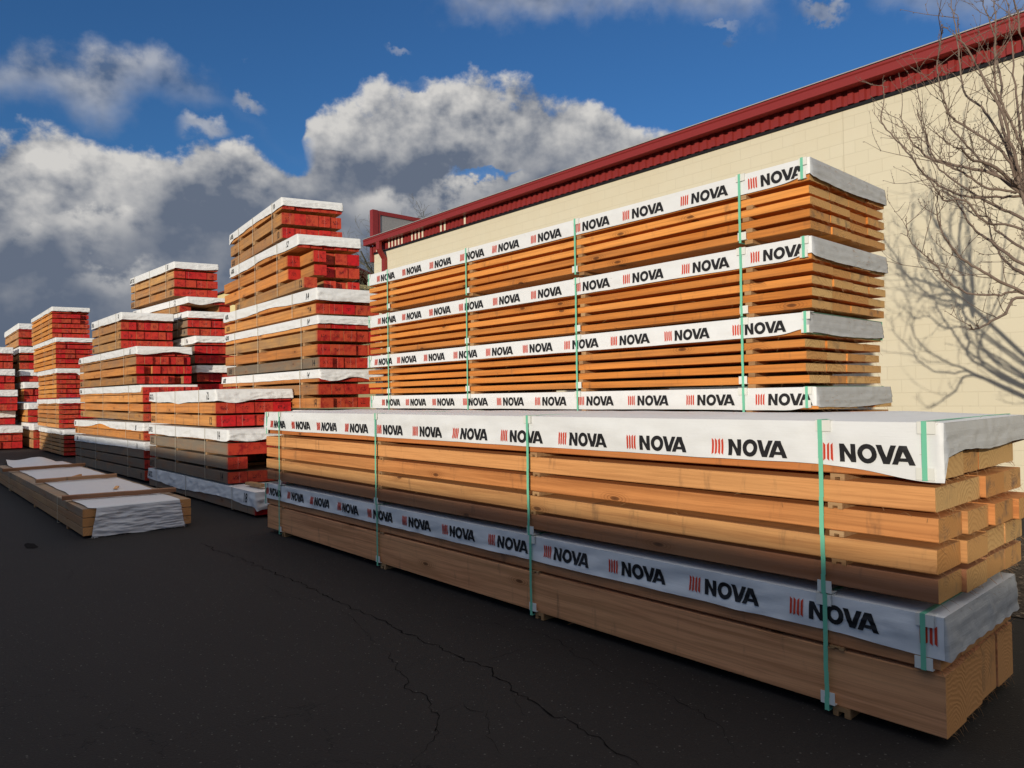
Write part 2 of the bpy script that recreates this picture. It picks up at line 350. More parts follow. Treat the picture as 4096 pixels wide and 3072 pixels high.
_txt = {}
def text_geo(s):
    """flat triangles of a stencil text, height about 1, starting at x = 0"""
    if s not in _txt:
        cu = bpy.data.curves.new("t", 'FONT'); cu.body = s; cu.size = 1.42; cu.offset = .03; cu.resolution_u = 3; cu.fill_mode = 'FRONT'
        o = bpy.data.objects.new("t", cu); COL.objects.link(o)
        me = bpy.data.meshes.new_from_object(o.evaluated_get(bpy.context.evaluated_depsgraph_get()))
        _txt[s] = ([(v.co.x*.78, v.co.y) for v in me.vertices], [tuple(p.vertices) for p in me.polygons])
        bpy.data.objects.remove(o); bpy.data.curves.remove(cu); bpy.data.meshes.remove(me)
    return _txt[s]

def logo_geo():
    """four chamfered red bars and the letters NOVA as cut-up flat polygons; unit = letter height"""
    P = []                                          # (polygon, material)
    for i in range(4):
        x = i*.235
        if i < 2: q = [(x, 0), (x+.14, .12), (x+.14, .90), (x, 1.03)]
        else: q = [(x, .12), (x+.14, 0), (x+.14, 1.03), (x, .90)]
        P.append((q, 2))
    x = 1.22
    P += [([(x, 0), (x+.27, 0), (x+.27, 1), (x, 1)], 1), ([(x+.62, 0), (x+.89, 0), (x+.89, 1), (x+.62, 1)], 1),
          ([(x+.27, 1), (x+.27, .58), (x+.62, 0), (x+.62, .42)], 1)]
    x = 2.20; n = 20                                # O
    for k in range(n):
        a, b = 2*math.pi*k/n, 2*math.pi*(k+1)/n
        f = lambda t, rx, ry: (x+.53+rx*math.cos(t), .5+ry*math.sin(t))
        P.append(([f(a, .25, .27), f(a, .53, .53), f(b, .53, .53), f(b, .25, .27)], 1))
    x = 3.20
    P += [([(x, 1), (x+.31, 1), (x+.55, .36), (x+.55, 0), (x+.37, 0)], 1), ([(x+.55, .36), (x+.79, 1), (x+1.09, 1), (x+.71, 0), (x+.55, 0)], 1)]
    x = 4.02
    P += [([(x, 0), (x+.31, 0), (x+.60, .68), (x+.60, 1), (x+.41, 1)], 1), ([(x+.60, .68), (x+.89, 0), (x+1.2, 0), (x+.79, 1), (x+.60, 1)], 1),
          ([(x+.383, .17), (x+.817, .17), (x+.74, .35), (x+.46, .35)], 1)]
    bm = bmesh.new()
    for q, mi in P:
        f = bm.faces.new([bm.verts.new((a, 0, b)) for a, b in q]); f.material_index = mi
    for i in range(1, 30):
        bmesh.ops.bisect_plane(bm, geom=bm.verts[:]+bm.edges[:]+bm.faces[:], plane_co=(i*.18, 0, 0), plane_no=(1, 0, 0))
    for i in range(1, 5):
        bmesh.ops.bisect_plane(bm, geom=bm.verts[:]+bm.edges[:]+bm.faces[:], plane_co=(0, 0, i*.2), plane_no=(0, 0, 1))
    bm.verts.index_update()
    out = ([(v.co.x, v.co.z) for v in bm.verts], [(tuple(v.index for v in f.verts), f.material_index) for f in bm.faces])
    bm.free(); return out
LOGO = logo_geo()

# ------------------------------------------------------------------ wrapped cover
def cover_mesh(L, Wd, zt, hf, he, seed, skew=0.0, af=.006, ae=.016, over=.012, logos=None, marks=(), mats=None, hw=.02, hemfn=None, endfn=None, puff=.02, topfn=None, xr=0.0, xl=0.0, bites=()):
    """sheet over a bundle: x from -L to 0, y from 0 to Wd, top at zt; hf/he = how far it hangs in front / at the end.
    hemfn(x) adds to the front hem, endfn(y) to the end hem."""
    mb = MB(); x0, x1, y0, y1 = -L-over+xl, over+xr, -over, Wd+over
    nf = max(24, int((x1-x0)/.032)); ne = max(20, int((y1-y0)/.018)); nv = 12
    def ridg(x, y, s): return max(-.15, 1-abs(nz(x, y, s))*2.2)
    def front_d(x, v):
        a = af*(1.1*nz(x*2.1, v*1.2, seed) + .6*nz(x*6.3, v*2.5, seed+3) + .35*ridg(x*4+v*3, v*2, seed+9))
        a *= 1.5
        for bx in bites:
            q = (x-bx)/.07
            if abs(q) < 4:
                a = a*(1-math.exp(-q*q)) - .0035*math.exp(-q*q) + .0045*math.exp(-(q*.7)**2)*max(0, math.sin((q+v*.9)*4.2+bx*9))*(1-math.exp(-q*q*2))
        return a*min(1, v*3.0)
    def front_h(x):
        h = hf + hw*(nz(x*.9, seed, .3) + .5*nz(x*3.7, seed, 4.1))
        if hemfn: h += hemfn(x)
        return h
    def front(x, v, off=0.0):
        d = front_d(x, v)+off + .004*v
        # the corner next to the end is folded inwards a little
        return Vector((x, y0-d, zt - front_h(x)*v))
    def end_h(y):
        h = he + hw*.8*(nz(y*2.3, seed, 7.7) + .8*nz(y*9, seed, 1.1))
        if endfn: h += endfn(y)
        return max(.02, h)
    def end(y, v, sgn=1, off=0.0):
        a = ae*(.7*nz(y*3.1, v*1.6+sgn, seed+20) + .8*ridg(y*5+v*2.2, v*3, seed+23) + .55*ridg(y*11-v*2.5+nz(y*4, v*2, seed)*1.5, v*3.5, seed+27) + .3*nz(y*26, v*7, seed+29))
        d = max(a, -.2*ae)*min(1, v*2.6) + off + .012*v
        xx = x1 if sgn > 0 else x0
        return Vector((xx + sgn*d, y, zt - (end_h(y) if sgn > 0 else he)*v))
    loop = []                                       # functions of v round the four sides
    for i in range(nf+1):
        x = x0+(x1-x0)*i/nf; loop.append(('f', x))
    for i in range(1, ne+1): loop.append(('e', y0+(y1-y0)*i/ne))
    nb = max(8, nf//6)
    for i in range(1, nb+1): loop.append(('b', x1+(x0-x1)*i/nb))
    for i in range(1, 9): loop.append(('l', y1+(y0-y1)*i/9))
    vs = []
    for kind, c in loop:
        for j in range(nv):
            v = j/(nv-1)
            if kind == 'f': p = front(c, v)
            elif kind == 'e': p = end(c, v)
            elif kind == 'b': p = Vector((c, y1+front_d(c*1.3+5, v)+.004*v, zt-hf*v))
            else: p = end(c, v, -1)
            vs.append((p.x+skew*p.y, p.y, p.z))
    m = len(loop); fs = [[], []]
    for i in range(m):
        i2 = (i+1) % m
        k = 0 if loop[i][0] == 'f' and loop[i2][0] == 'f' else 1
        for j in range(nv-1): fs[k].append((i*nv+j, i*nv+j+1, i2*nv+j+1, i2*nv+j))
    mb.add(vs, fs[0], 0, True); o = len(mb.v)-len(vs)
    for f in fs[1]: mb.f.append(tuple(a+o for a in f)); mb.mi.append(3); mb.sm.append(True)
    # top sheet
    nx, ny = max(16, nf//4), 10; vs = []
    for i in range(nx+1):
        for j in range(ny+1):
            x = x0+(x1-x0)*i/nx; y = y0+(y1-y0)*j/ny
            e = min(1, 6*min(i/nx, 1-i/nx)*3, 5*min(j/ny, 1-j/ny))
            z = zt + e*puff*(.3+.7*nz(x*1.4, y*2.6, seed+40)+.5*ridg(x*2.2+y, y*3, seed+41)*.5)
            if topfn: z += e*topfn(x, y)
            vs.append((x+skew*y, y, z))
    mb.add(vs, [(i*(ny+1)+j, (i+1)*(ny+1)+j, (i+1)*(ny+1)+j+1, i*(ny+1)+j+1) for i in range(nx) for j in range(ny)], 0, True)
    # printed logos: (x of the first bar, bottom, letter height, width factor)
    for (lx, lz, lh, wf, xmax) in (logos or []):
        vv = []; ff = []
        for (a, b) in LOGO[0]:
            x = lx+a*lh*wf; z = lz+b*lh
            v = (zt-z)/front_h(x); p = front(x, v, .0042); vv.append((p.x, p.y, p.z))
        for f, mi in LOGO[1]:
            if all(vv[i][0] < xmax and vv[i][0] > x0+.005 for i in f): ff.append((f, mi))
        for mi in (1, 2): mb.add(vv, [f for f, q in ff if q == mi], mi)
    for (s, mx, mz, mh) in marks:
        tv, tf = text_geo(s)
        vv = []
        for a, b in tv:
            x = mx+a*mh; z = mz+b*mh; p = front(x, (zt-z)/front_h(x), .0035); vv.append((p.x+skew*p.y, p.y, p.z))
        mb.add(vv, tf, 1)
    return mb.mesh("cover", mats)

# ------------------------------------------------------------------ timbers
def timber_mesh(L, w, h, side, endm, endl=None, mark=None, cham=.004, fuzz=0, seg=1, bow=0.0, seed=0, marks2=(), skew=0.0):
    """one stick: x from -L to 0, y 0..w, z 0..h; chamfered long edges; optional stencil and torn fibres at the cut"""
    mb = MB(); c = cham; mats = [side, endm, SPRAY, endl or endm, STICK, PENCIL]
    prof = [(c, 0), (w-c, 0), (w, c), (w, h-c), (w-c, h), (c, h), (0, h-c), (0, c)]
    n = 8; vs = []
    for i in range(seg+1):
        t = i/seg; x = -L+L*t
        dy = bow*nz(t*2.3, seed, 1.5); dz = bow*.5*nz(t*2.1, seed, 8.5)
        for a, b in prof: vs.append((x+skew*a, a+dy, b+dz))
    fs = [(i*n+k, (i+1)*n+k, (i+1)*n+(k+1) % n, i*n+(k+1) % n) for i in range(seg) for k in range(n)]
    mb.add(vs, [tuple(reversed(f)) for f in fs], 0)
    mb.add(vs[-n:], [tuple(range(n))], 1); mb.add(vs[:n], [tuple(range(n-1, -1, -1))], 3)
    for (s, mx, mz, mh, mi) in ([(*mark, 2)] if mark else []) + list(marks2):
        tv, tf = text_geo(s)
        mb.add([(mx+a*mh, -.0016, mz+b*mh) for a, b in tv], tf, mi)
    rr = random.Random(seed)
    for k in range(fuzz):
        sd = rr.random()
        if sd < .55: p = Vector((0, rr.uniform(0, w), rr.choice((0, 0, h)))); d = Vector((rr.uniform(.2, 1), rr.uniform(-.8, .8), rr.uniform(-1, .4)))
        else: p = Vector((rr.uniform(-L, 0), 0, rr.choice((0, h)))); d = Vector((rr.uniform(-2, 2), -rr.uniform(.2, .8), rr.uniform(-.8, .5)))
        d = d.normalized()*rr.uniform(.012, .05); q = p+d*.5+Vector((0, 0, rr.uniform(-.006, .006))); r = p+d+Vector((0, 0, rr.uniform(-.012, .006)))
        mb.tube([p, q, r], [.0011, .0009, .0004], 3, 4, False)
    return mb.mesh("timber", mats)

STICK_PROF = {}
def sticker_mesh(wd, w, h, notch):
    mb = MB()
    if notch: poly = [(-w/2, 0), (-w*.18, 0), (-w*.18, h*.5), (w*.18, h*.5), (w*.18, 0), (w/2, 0), (w/2, h), (-w/2, h)]
    else: poly = [(-w/2, 0), (w/2, 0), (w/2, h), (-w/2, h)]
    mb.extrude(poly, 'y', 0, wd, 0)
    return fixn(mb.mesh("sticker", [STICK]))

def strap_mesh(Wd, z0, z1, w, m, yo=.022, t=.0015, slack=0.0, seed=0):
    mb = MB(); n = 9
    pts = []
    for i in range(n+1):
        z = z0+(z1-z0)*i/n; pts.append((-yo - slack*math.sin(math.pi*i/n) - .0015*nz(z*7, seed, 0), z))
    for i in range(n):
        (ya, za), (yb, zb) = pts[i], pts[i+1]
        dx = .0035*nz(i*.45, seed, 5)
        vs = [(-w/2+dx, ya, za), (w/2+dx, ya, za), (w/2+dx, ya-t, za), (-w/2+dx, ya-t, za), (-w/2+dx, yb, zb), (w/2+dx, yb, zb), (w/2+dx, yb-t, zb), (-w/2+dx, yb-t, zb)]
        mb.add(vs, [(3, 2, 6, 7), (0, 4, 5, 1), (1, 5, 6, 2), (0, 3, 7, 4)], 0)
    mb.box(-w/2, w/2, -yo-t, Wd+yo, z1, z1+t); mb.box(-w/2, w/2, Wd+yo, Wd+yo+t, z0, z1); mb.box(-w/2, w/2, -yo-t, Wd+yo, z0-t, z0)
    return mb.mesh("strap", [m])
def protector_mesh(w=.075, h=.055, up=True):
    mb = MB(); t = .004; s = 1 if up else -1
    poly = [(0, 0), (.06, 0), (.06, -t*s), (t, -t*s), (t, -h*s), (0, -h*s)]
    mb.extrude(poly, 'x', -w/2, w/2, 0)
    return fixn(mb.mesh("edge_protector", [PLAST]))
PROT = {}
def protector(w, h, up):
    k = (w, h, up)
    if k not in PROT: PROT[k] = protector_mesh(w, h, up)
    return PROT[k]

BUNDLES = 'strapped lumber bundles stacked in the yard'
def bundle(label, X1, Y0, L, rows, n, w, cover=None, rz=0.0, tilt=0.0, skew=0.0, endm=None, side=None, straps=(), stickers=None,
           strapm=None, strapw=.022, prot=False, marks=None, stag=.012, dx=None, fuzz=0, gap=.004, seed=0, notch=False, stw=.07, colw=None, short=(),
           seg=1, bow=0.0, tname='timber', ground=False, base=None, endl=None, skip=(), marks2=None, rowdx=None):
    """rows: list of (z bottom, z top) in world height; the thing's origin is the near bottom corner"""
    zb = base if base is not None else min(r[0] for r in rows)
    t = thing('lumber_bundle', label, 'lumber bundle', (X1, Y0, zb), (0, math.radians(tilt), math.radians(rz)), BUNDLES)
    rr = random.Random(seed*31+5)
    Wd = n*w + (n-1)*gap
    side = side if isinstance(side, (list, tuple)) else [side]*len(rows)
    cache = {}
    for ri, (a, b) in enumerate(rows):
        h = b-a
        for c in range(n):
            if (ri, c) in skip: continue
            near = (c == 0)
            mk = (marks or {}).get(ri) if near else None
            m2 = tuple((marks2 or {}).get(ri, ())) if near else ()
            key = (round(h, 3), id(side[ri]), mk, m2, near and fuzz > 0, rr.randrange(3) if bow else 0)
            em = endm[(ri*7+c*3+seed) % len(endm)] if isinstance(endm, (list, tuple)) else endm
            key = key + (id(em),)
            d = rr.gauss(0, 1)*stag + ((dx or {}).get((ri, c), 0.0)) + ((rowdx or {}).get(ri, 0.0))
            y = c*(w+gap) + rr.uniform(0, gap*.6)
            loc = (d+skew*y, y, a-zb)
            if key in cache:
                o = cache[key].copy(); COL.objects.link(o); o.parent = t
                o.location = loc; o.rotation_euler = (0, 0, rr.gauss(0, .0006))
            else:
                me = timber_mesh(L, w, h, side[ri], em, endl, mk, min(.005, h*.05), fuzz if near or c < n else 0, seg, bow, seed*17+len(cache), m2, skew)
                o = obj(tname, me, t, loc); cache[key] = o
    ztop = max(r[1] for r in rows)-zb
    # stickers between the rows
    rs = sorted(rows)
    for sx in (stickers if stickers is not None else straps):
        for i in range(len(rs)):
            lo = rs[i-1][1] if i else None
            if i == 0: continue
            hh = rs[i][0]-lo
            if hh < .008: continue
            k = ('st', round(hh, 4))
            loc = (sx+rr.uniform(-.03, .03) + .05, -.004+rr.uniform(-.006, .004), lo-zb)
            if k in cache:
                o = cache[k].copy(); COL.objects.link(o); o.parent = t; o.location = loc
            else: cache[k] = obj('sticker', sticker_mesh(Wd, stw, hh, notch), t, loc)
        if ground:
            k = 'run'
            loc = (sx+.06, .0, -ground)
            if k in cache:
                o = cache[k].copy(); COL.objects.link(o); o.parent = t; o.location = loc
            else: cache[k] = obj('sticker', sticker_mesh(Wd, stw*1.2, ground, notch), t, loc)
    zc = ztop
    if cover:
        cv = dict(cover); zt = cv.pop('top')-zb; zc = zt
        if cv.get('logos'): cv['logos'] = [(a, b_-zb, c_, d_, e_) for a, b_, c_, d_, e_ in cv['logos']]
        o = obj('cover', cover_mesh(L, Wd, zt, seed=seed*3.7+1.3, skew=skew, bites=tuple(straps)+((-.035,) if prot else ()), **cv), t)
    sm = None
    for sx in straps:
        if sm is None: sm = strap_mesh(Wd, -.001-(ground or 0)*.5, zc+.006, strapw, strapm, .024 if prot else .017, seed=seed)
        so = obj('strap', sm, t, (sx+skew*0, 0, 0))
        if prot:
            obj('edge_protector', protector(.075, .055, True), so, (rr.uniform(-.012, .02), -.0235, zc+.0045))
            obj('edge_protector', protector(.07, .06, False), so, (rr.uniform(-.012, .02), -.0235, .004))
    return t, zb, Wd, zc

def short_strap(t, x, y, z0, z1, Wd, w=.022, ow=.075):
    """strap that holds the wrap round the top row only, with its two white corner pieces"""
    mb = MB(); mb.box(-w/2, w/2, -.026, -.0245, z0, z1); mb.box(-w/2, w/2, -.026, Wd+.02, z1, z1+.0015); mb.box(-w/2, w/2, -.026, Wd+.02, z0-.0015, z0); mb.box(-w/2, w/2, Wd+.0185, Wd+.02, z0, z1)
    so = obj('strap', mb.mesh('strap', [GREEN]), t, (x, y, 0))
    obj('edge_protector', protector(ow, .055, True), so, (.008, -.0238, z1-.0008)); obj('edge_protector', protector(ow, .055, False), so, (0, -.0238, z0+.0008))

# ================================================================== SETTING
def ground():
    m, N = mat("asphalt")
    tc = N.n('ShaderNodeTexCoord').outputs['Object']
    lo = N.noise(tc, .8, 5.0, .6); fi = N.noise(tc, 70.0, 3.0, .7)
    c = N.mix(lo, (.0165, .0138, .0125), (.025, .0208, .0182))
    c = N.mix(N.m('MULTIPLY', N.ss(fi, .35, .7), .5), c, (.012, .0102, .0094))
    vo = N.n('ShaderNodeTexVoronoi', None, Vector=tc, Scale=62.0)
    ch = N.sep(vo.outputs[1])
    stone = N.m('MULTIPLY', N.m('LESS_THAN', vo.outputs[0], N.m('MULTIPLY_ADD', ch[1], .25, .12)), N.m('GREATER_THAN', ch[0], .85))
    c = N.mix(N.m('MULTIPLY', stone, N.m('MULTIPLY_ADD', ch[2], .7, .2)), c, (.095, .086, .078))
    # small map cracking
    wv = N.n('ShaderNodeTexNoise', None, Vector=tc, Scale=3.0, Detail=5.0, Roughness=.7).outputs[1]
    pc = N.v('ADD', tc, N.v('MULTIPLY', N.v('SUBTRACT', wv, (.5, .5, .5)), (.5, .5, 0)))
    ve = N.n('ShaderNodeTexVoronoi', {'feature': 'DISTANCE_TO_EDGE'}, Vector=pc, Scale=1.1).outputs[0]
    ms = N.ss(N.noise(tc, .45, 3.0), .47, .60)
    x, y, z = N.sep(tc)
    near = N.m('MULTIPLY', N.ss(x, -6.5, -2.5), ms)
    brk = N.ss(N.noise(tc, 5.0, 2.0), .42, .55)
    cr = N.m('MULTIPLY', N.m('MULTIPLY', N.m('SUBTRACT', 1.0, N.ss(ve, .001, .007)), brk), near)
    c = N.mix(N.m('MULTIPLY', cr, .85), c, (.006, .006, .006))
    st = N.noise(tc, .35, 3.0); c = N.mix(N.m('MULTIPLY', N.ss(st, .55, .75), .35), c, (.020, .017, .016))
    b = N.m('SUBTRACT', N.m('ADD', fi, N.m('MULTIPLY', stone, .4)), N.m('MULTIPLY', cr, 2.0))
    finish(N, c, .85, b, .6, .006, .25)
    crk, N = mat("crack_dark"); finish(N, (.0055, .005, .005), .95, spec=.05)
    oil, N = mat("oil_stain"); finish(N, (.0095, .0082, .0078), .95, spec=.05)
    mb = MB(); mb.add([(-400, -200, 0), (200, -200, 0), (200, 500, 0), (-400, 500, 0)], [(0, 1, 2, 3)], 0)
    def gp(px, py):
        d = wray(px*IMG_W/2212, py*IMG_W/2212); t = -EYE.z/d.z; p = EYE+d*t; return Vector((p.x, p.y, 0))
    def crack(pts, w, sd):
        P = [gp(*p) for p in pts]; out = []
        for a, b in zip(P, P[1:]):
            n = max(3, int((b-a).length/.035))
            for i in range(n):
                q = a.lerp(b, i/n); out.append(q+Vector((nz(q.x*7, q.y*7, sd)*.05+nz(q.x*28, q.y*28, sd)*.028, nz(q.x*7, q.y*7, sd+5)*.05+nz(q.x*28, q.y*28, sd+6)*.028, .003)))
        out.append(P[-1]+Vector((0, 0, .003)))
        vs = []
        for i, q in enumerate(out):
            a = out[min(i+1, len(out)-1)]-out[max(i-1, 0)]; s = Vector((-a.y, a.x, 0)).normalized()
            ww = .40*w*(.2+1.3*abs(nz(i*.37, sd, 2.2)))*min(1, .15+i/8, .15+(len(out)-1-i)/8)
            vs += [tuple(q+s*ww), tuple(q-s*ww)]
        mb.add(vs, [(2*i, 2*i+1, 2*i+3, 2*i+2) for i in range(len(out)-1)], 1)
    crack([(432, 1172), (470, 1190), (520, 1206), (575, 1232), (640, 1256), (720, 1296), (800, 1330), (870, 1365), (950, 1398), (1025, 1432), (1075, 1462), (1110, 1490), (1180, 1535), (1250, 1580), (1330, 1615), (1400, 1665)], .016, 1)
    crack([(820, 1402), (858, 1440), (870, 1470), (905, 1495), (930, 1520), (945, 1545), (940, 1590), (905, 1620), (890, 1659)], .010, 2)
    crack([(565, 1262), (610, 1285), (650, 1297), (720, 1285)], .006, 3)
    crack([(715, 1310), (760, 1330), (800, 1380), (820, 1402)], .006, 4)
    crack([(1110, 1490), (1120, 1530), (1150, 1545), (1200, 1540)], .006, 5)
    crack([(1025, 1432), (1090, 1415), (1180, 1395)], .006, 6)
    crack([(1000, 1340), (1100, 1352), (1200, 1382), (1260, 1420), (1340, 1462)], .006, 7)
    crack([(10, 1198), (60, 1194), (110, 1186), (190, 1176)], .008, 8)
    crack([(140, 1222), (155, 1240), (150, 1255)], .008, 9)
    crack([(945, 1545), (1000, 1520), (1050, 1540), (1060, 1590), (1080, 1640)], .006, 10)
    crack([(1340, 1462), (1430, 1490), (1540, 1560), (1600, 1640)], .006, 11)
    for (px, py, r, sd) in ((66, 1180, .11, 1),):
        c0 = gp(px, py); vs = [tuple(c0+Vector((0, 0, .0045)))]
        for k in range(28):
            a = 2*math.pi*k/28; q = r*(1+.5*nz(math.cos(a)*1.6, math.sin(a)*1.6, sd)); vs.append((c0.x+1.9*q*math.cos(a), c0.y+.5*q*math.sin(a), .0045))
        mb.add(vs, [(0, 1+k, 1+(k+1) % 28) for k in range(28)], 2)
    tag(obj('asphalt_yard', mb.mesh('asphalt_yard', [m, crk, oil])), 'dark cracked asphalt yard', 'ground', kind='structure')
    # bark and gravel bed between the near stack and the building
    g, N = mat("planting_bed")
    tc = N.n('ShaderNodeTexCoord').outputs['Object']
    vo = N.n('ShaderNodeTexVoronoi', None, Vector=tc, Scale=38.0); cc = N.sep(vo.outputs[1])
    c = N.mix(cc[0], (.030, .022, .016), (.10, .075, .055)); c = N.mix(N.m('GREATER_THAN', cc[1], .9), c, (.22, .17, .12))
    finish(N, c, .9, vo.outputs[0], .8, .02, .15)
    mb = MB(); nx, ny = 60, 30; vs = []
    for i in range(nx+1):
        for j in range(ny+1):
            x = -2.2+14*i/nx + .15*nz(j*.4, 2, 0)*(i == 0); y = 6.0+5.6*j/ny + .12*nz(i*.5, 4, 0)*(j == 0)
            vs.append((x, y, .006+(.03+.05*abs(nz(x*1.7, y*1.7, 3)))*min(1, i/3, j/3)))
    mb.add(vs, [(i*(ny+1)+j, (i+1)*(ny+1)+j, (i+1)*(ny+1)+j+1, i*(ny+1)+j+1) for i in range(nx) for j in range(ny)], 0, True)
    tag(obj('planting_bed', mb.mesh('planting_bed', [g])), 'brown bark and gravel bed along the building wall', 'ground', kind='structure')
ground()

WY = 11.7                                           # face of the block wall
def building():
    t = thing('block_building', 'cream concrete block building with red metal fascia and gutter', 'building', (-19.75, WY, 0))
    ox = -19.75
    m, N = mat("cream_block")
    tc = N.n('ShaderNodeTexCoord').outputs['Object']; x, y, z = N.sep(tc)
    bv = N.comb(N.m('ADD', N.m('ADD', x, y), .12), N.m('ADD', z, .052), 0.0)
    br = N.n('ShaderNodeTexBrick', {'offset': .5}, Vector=bv, Scale=1.0, Mortar_Size=.006, Mortar_Smooth=.3, Brick_Width=.406, Row_Height=.2032, Bias=0.0,
             Color1=(.74, .675, .505, 1), Color2=(.725, .66, .49, 1), Mortar=(.675, .61, .45, 1))
    f = N.noise(tc, 22.0, 5.0, .7); lo = N.noise(tc, .9, 4.0)
    c = N.mix(N.m('MULTIPLY', N.ss(lo, .4, .7), .35), br.outputs[0], (.71, .625, .44))
    mo = N.noise(N.scale(tc, (1, 1, 2)), 5.0, 6.0, .75)   # patches where the paint has come off low down
    mk = N.m('MULTIPLY', N.ss(mo, .63, .68), N.m('MULTIPLY', N.ss(z, 1.2, 1.36), N.m('SUBTRACT', 1.0, N.ss(z, 1.5, 1.68))))
    c = N.mix(N.m('MULTIPLY', mk, .7), c, (.16, .14, .09))
    cj = N.m('ABSOLUTE', N.m('SUBTRACT', x, 19.75-5.03)); cjm = N.m('SUBTRACT', 1.0, N.ss(cj, .004, .009))
    c = N.mix(N.m('MULTIPLY', cjm, .35), c, (.40, .34, .22))
    finish(N, c, .8, N.m('SUBTRACT', N.m('ADD', N.m('MULTIPLY', f, .25), 0.0), N.m('ADD', br.outputs[1], cjm)), .45, .006, .15)
    L = 34.0
    mb = MB(); mb.box(0, L, 0, 14, 0, 6.158); obj('wall', mb.mesh('wall', [m]), t)
    # ribbed band: pans and ribs, painted shadow strip under it
    mb = MB(); p = .18; zb, zt = 6.215, 6.60; nrib = int(L/p); yb = -.035; yr = -.075
    rr = random.Random(3)
    for i in range(nrib):
        x0 = i*p
        prof = [(x0, yb), (x0+.055, yb), (x0+.075, yr), (x0+.155, yr), (x0+.175, yb), (x0+p, yb)]
        white = i in (1, 2, 5, 6, 7, 8, 9, 12, 13, 14, 15, 20, 21, 26)  # ribs whose front face is painted as a glimpse of light
        for k, (a, b) in enumerate(zip(prof, prof[1:])):
            vs = [(a[0], a[1], zb), (b[0], b[1], zb), (b[0], b[1], zt), (a[0], a[1], zt)]
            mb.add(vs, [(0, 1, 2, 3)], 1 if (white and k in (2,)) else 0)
        mb.add([(x0+.055, yb, zb), (x0+.075, yr, zb), (x0+.155, yr, zb), (x0+.175, yb, zb)], [(3, 2, 1, 0)], 0)
    obj('ribbed_panel', mb.mesh('ribbed_panel', [REDTRIM, RIB_GLINT]), t)
    mb = MB(); mb.box(0, L, -.03, -.002, 6.163, 6.212); obj('shade_strip', mb.mesh('shade_strip', [DARK]), t)  # near-black strip standing in for the shadow below the ribs
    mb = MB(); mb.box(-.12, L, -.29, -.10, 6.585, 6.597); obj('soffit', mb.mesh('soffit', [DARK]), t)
    # gutter: bent front with a top lip
    mb = MB(); mb.extrude([(-.30, 6.43), (-.285, 6.43), (-.285, 6.55), (-.275, 6.575), (-.275, 6.61), (-.315, 6.61), (-.315, 6.575), (-.30, 6.555)], 'x', -.14, L, 0)
    mb.extrude([(-.284, 6.43), (-.10, 6.44), (-.10, 6.452), (-.284, 6.442)], 'x', -.14, L, 0)
    mb.box(-.145, -.132, -.30, 0.02, 6.43, 6.60)
    for k in range(11): mb.box(1.9+k*3.05, 1.93+k*3.05, -.303, -.300, 6.432, 6.553)
    obj('gutter', fixn(mb.mesh('gutter', [REDTRIM])), t)
    mb = MB(); mb.add([(-.15, -.32, 6.625), (L, -.32, 6.625), (L, 14, 7.0), (-.15, 14, 7.0), (-.15, -.32, 6.640), (L, -.32, 6.640), (L, 14, 7.02), (-.15, 14, 7.02)],
                      [(0, 3, 2, 1), (4, 5, 6, 7), (0, 1, 5, 4), (1, 2, 6, 5), (2, 3, 7, 6), (3, 0, 4, 7)], 0)
    obj('roof', mb.mesh('roof', [simple("roof_metal", (.42, .38, .35), .5)]), t)
    # parapet on the end wall
    mb = MB(); mb.box(.02, .10, .06, 13, 6.7, 7.46, 0); mb.box(-.02, .14, -.02, 13.1, 7.44, 7.56, 1); mb.box(-.03, .15, -.12, .07, 6.66, 7.57, 1)
    mb.box(.10, .135, .07, .16, 6.7, 7.44, 1)
    obj('parapet', mb.mesh('parapet', [GREYP, REDTRIM]), t)
    # corner trim and downspout
    mb = MB(); mb.box(-.10, .02, -.09, .10, 5.93, 6.43); obj('corner_trim', mb.mesh('corner_trim', [REDTRIM]), t)
    mb = MB(); w = .12
    for (ya, za, yb_, zb_) in ((-.25, 6.43, -.25, 6.20), (-.25, 6.20, -.06, 5.92), (-.06, 5.92, -.06, .3)):
        d = .045
        vs = [(.62, ya-d, za), (.62+w*1.5, ya-d, za), (.62+w*1.5, ya+d, za), (.62, ya+d, za), (.62, yb_-d, zb_), (.62+w*1.5, yb_-d, zb_), (.62+w*1.5, yb_+d, zb_), (.62, yb_+d, zb_)]
        mb.add(vs, [(0, 1, 2, 3), (7, 6, 5, 4), (0, 4, 5, 1), (1, 5, 6, 2), (2, 6, 7, 3), (3, 7, 4, 0)], 0)
    obj('downspout', fixn(mb.mesh('downspout', [REDTRIM])), t)
building()

def yellow_shed():
    # far metal building seen between the stacks
    Y = 30.0
    e = at(905, 1160, Y); g = at(495, 1245, Y)
    t = thing('metal_shed', 'pale yellow ribbed metal shed with dark red roof behind the stacks', 'shed', (e.x, Y, 0))
    mb = MB(); n = 160; p = .25; zt = at(885, 1175, Y).z
    vs = []
    for i in range(n*4+1):
        k = i % 4; x = 14-i*p/4; vs += [(x, (0, 0, -.05, -.05)[k], 0), (x, (0, 0, -.05, -.05)[k], zt)]
    mb.add(vs, [(2*i, 2*i+2, 2*i+3, 2*i+1) for i in range(n*4)], 0); mb.box(-26, 14, .05, 14, 0, zt-.02)
    obj('wall', fixn(mb.mesh('wall', [YELLOW])), t)
    mb = MB(); zr = zt+2.3
    mb.extrude([(-.4, zt-.05), (7, zr), (14.4, zt-.05), (14.4, zt+.1), (7, zr+.18), (-.4, zt+.1)], 'x', -26.5, 14.5, 0)
    obj('roof', fixn(mb.mesh('roof', [DKRED])), t)
yellow_shed()

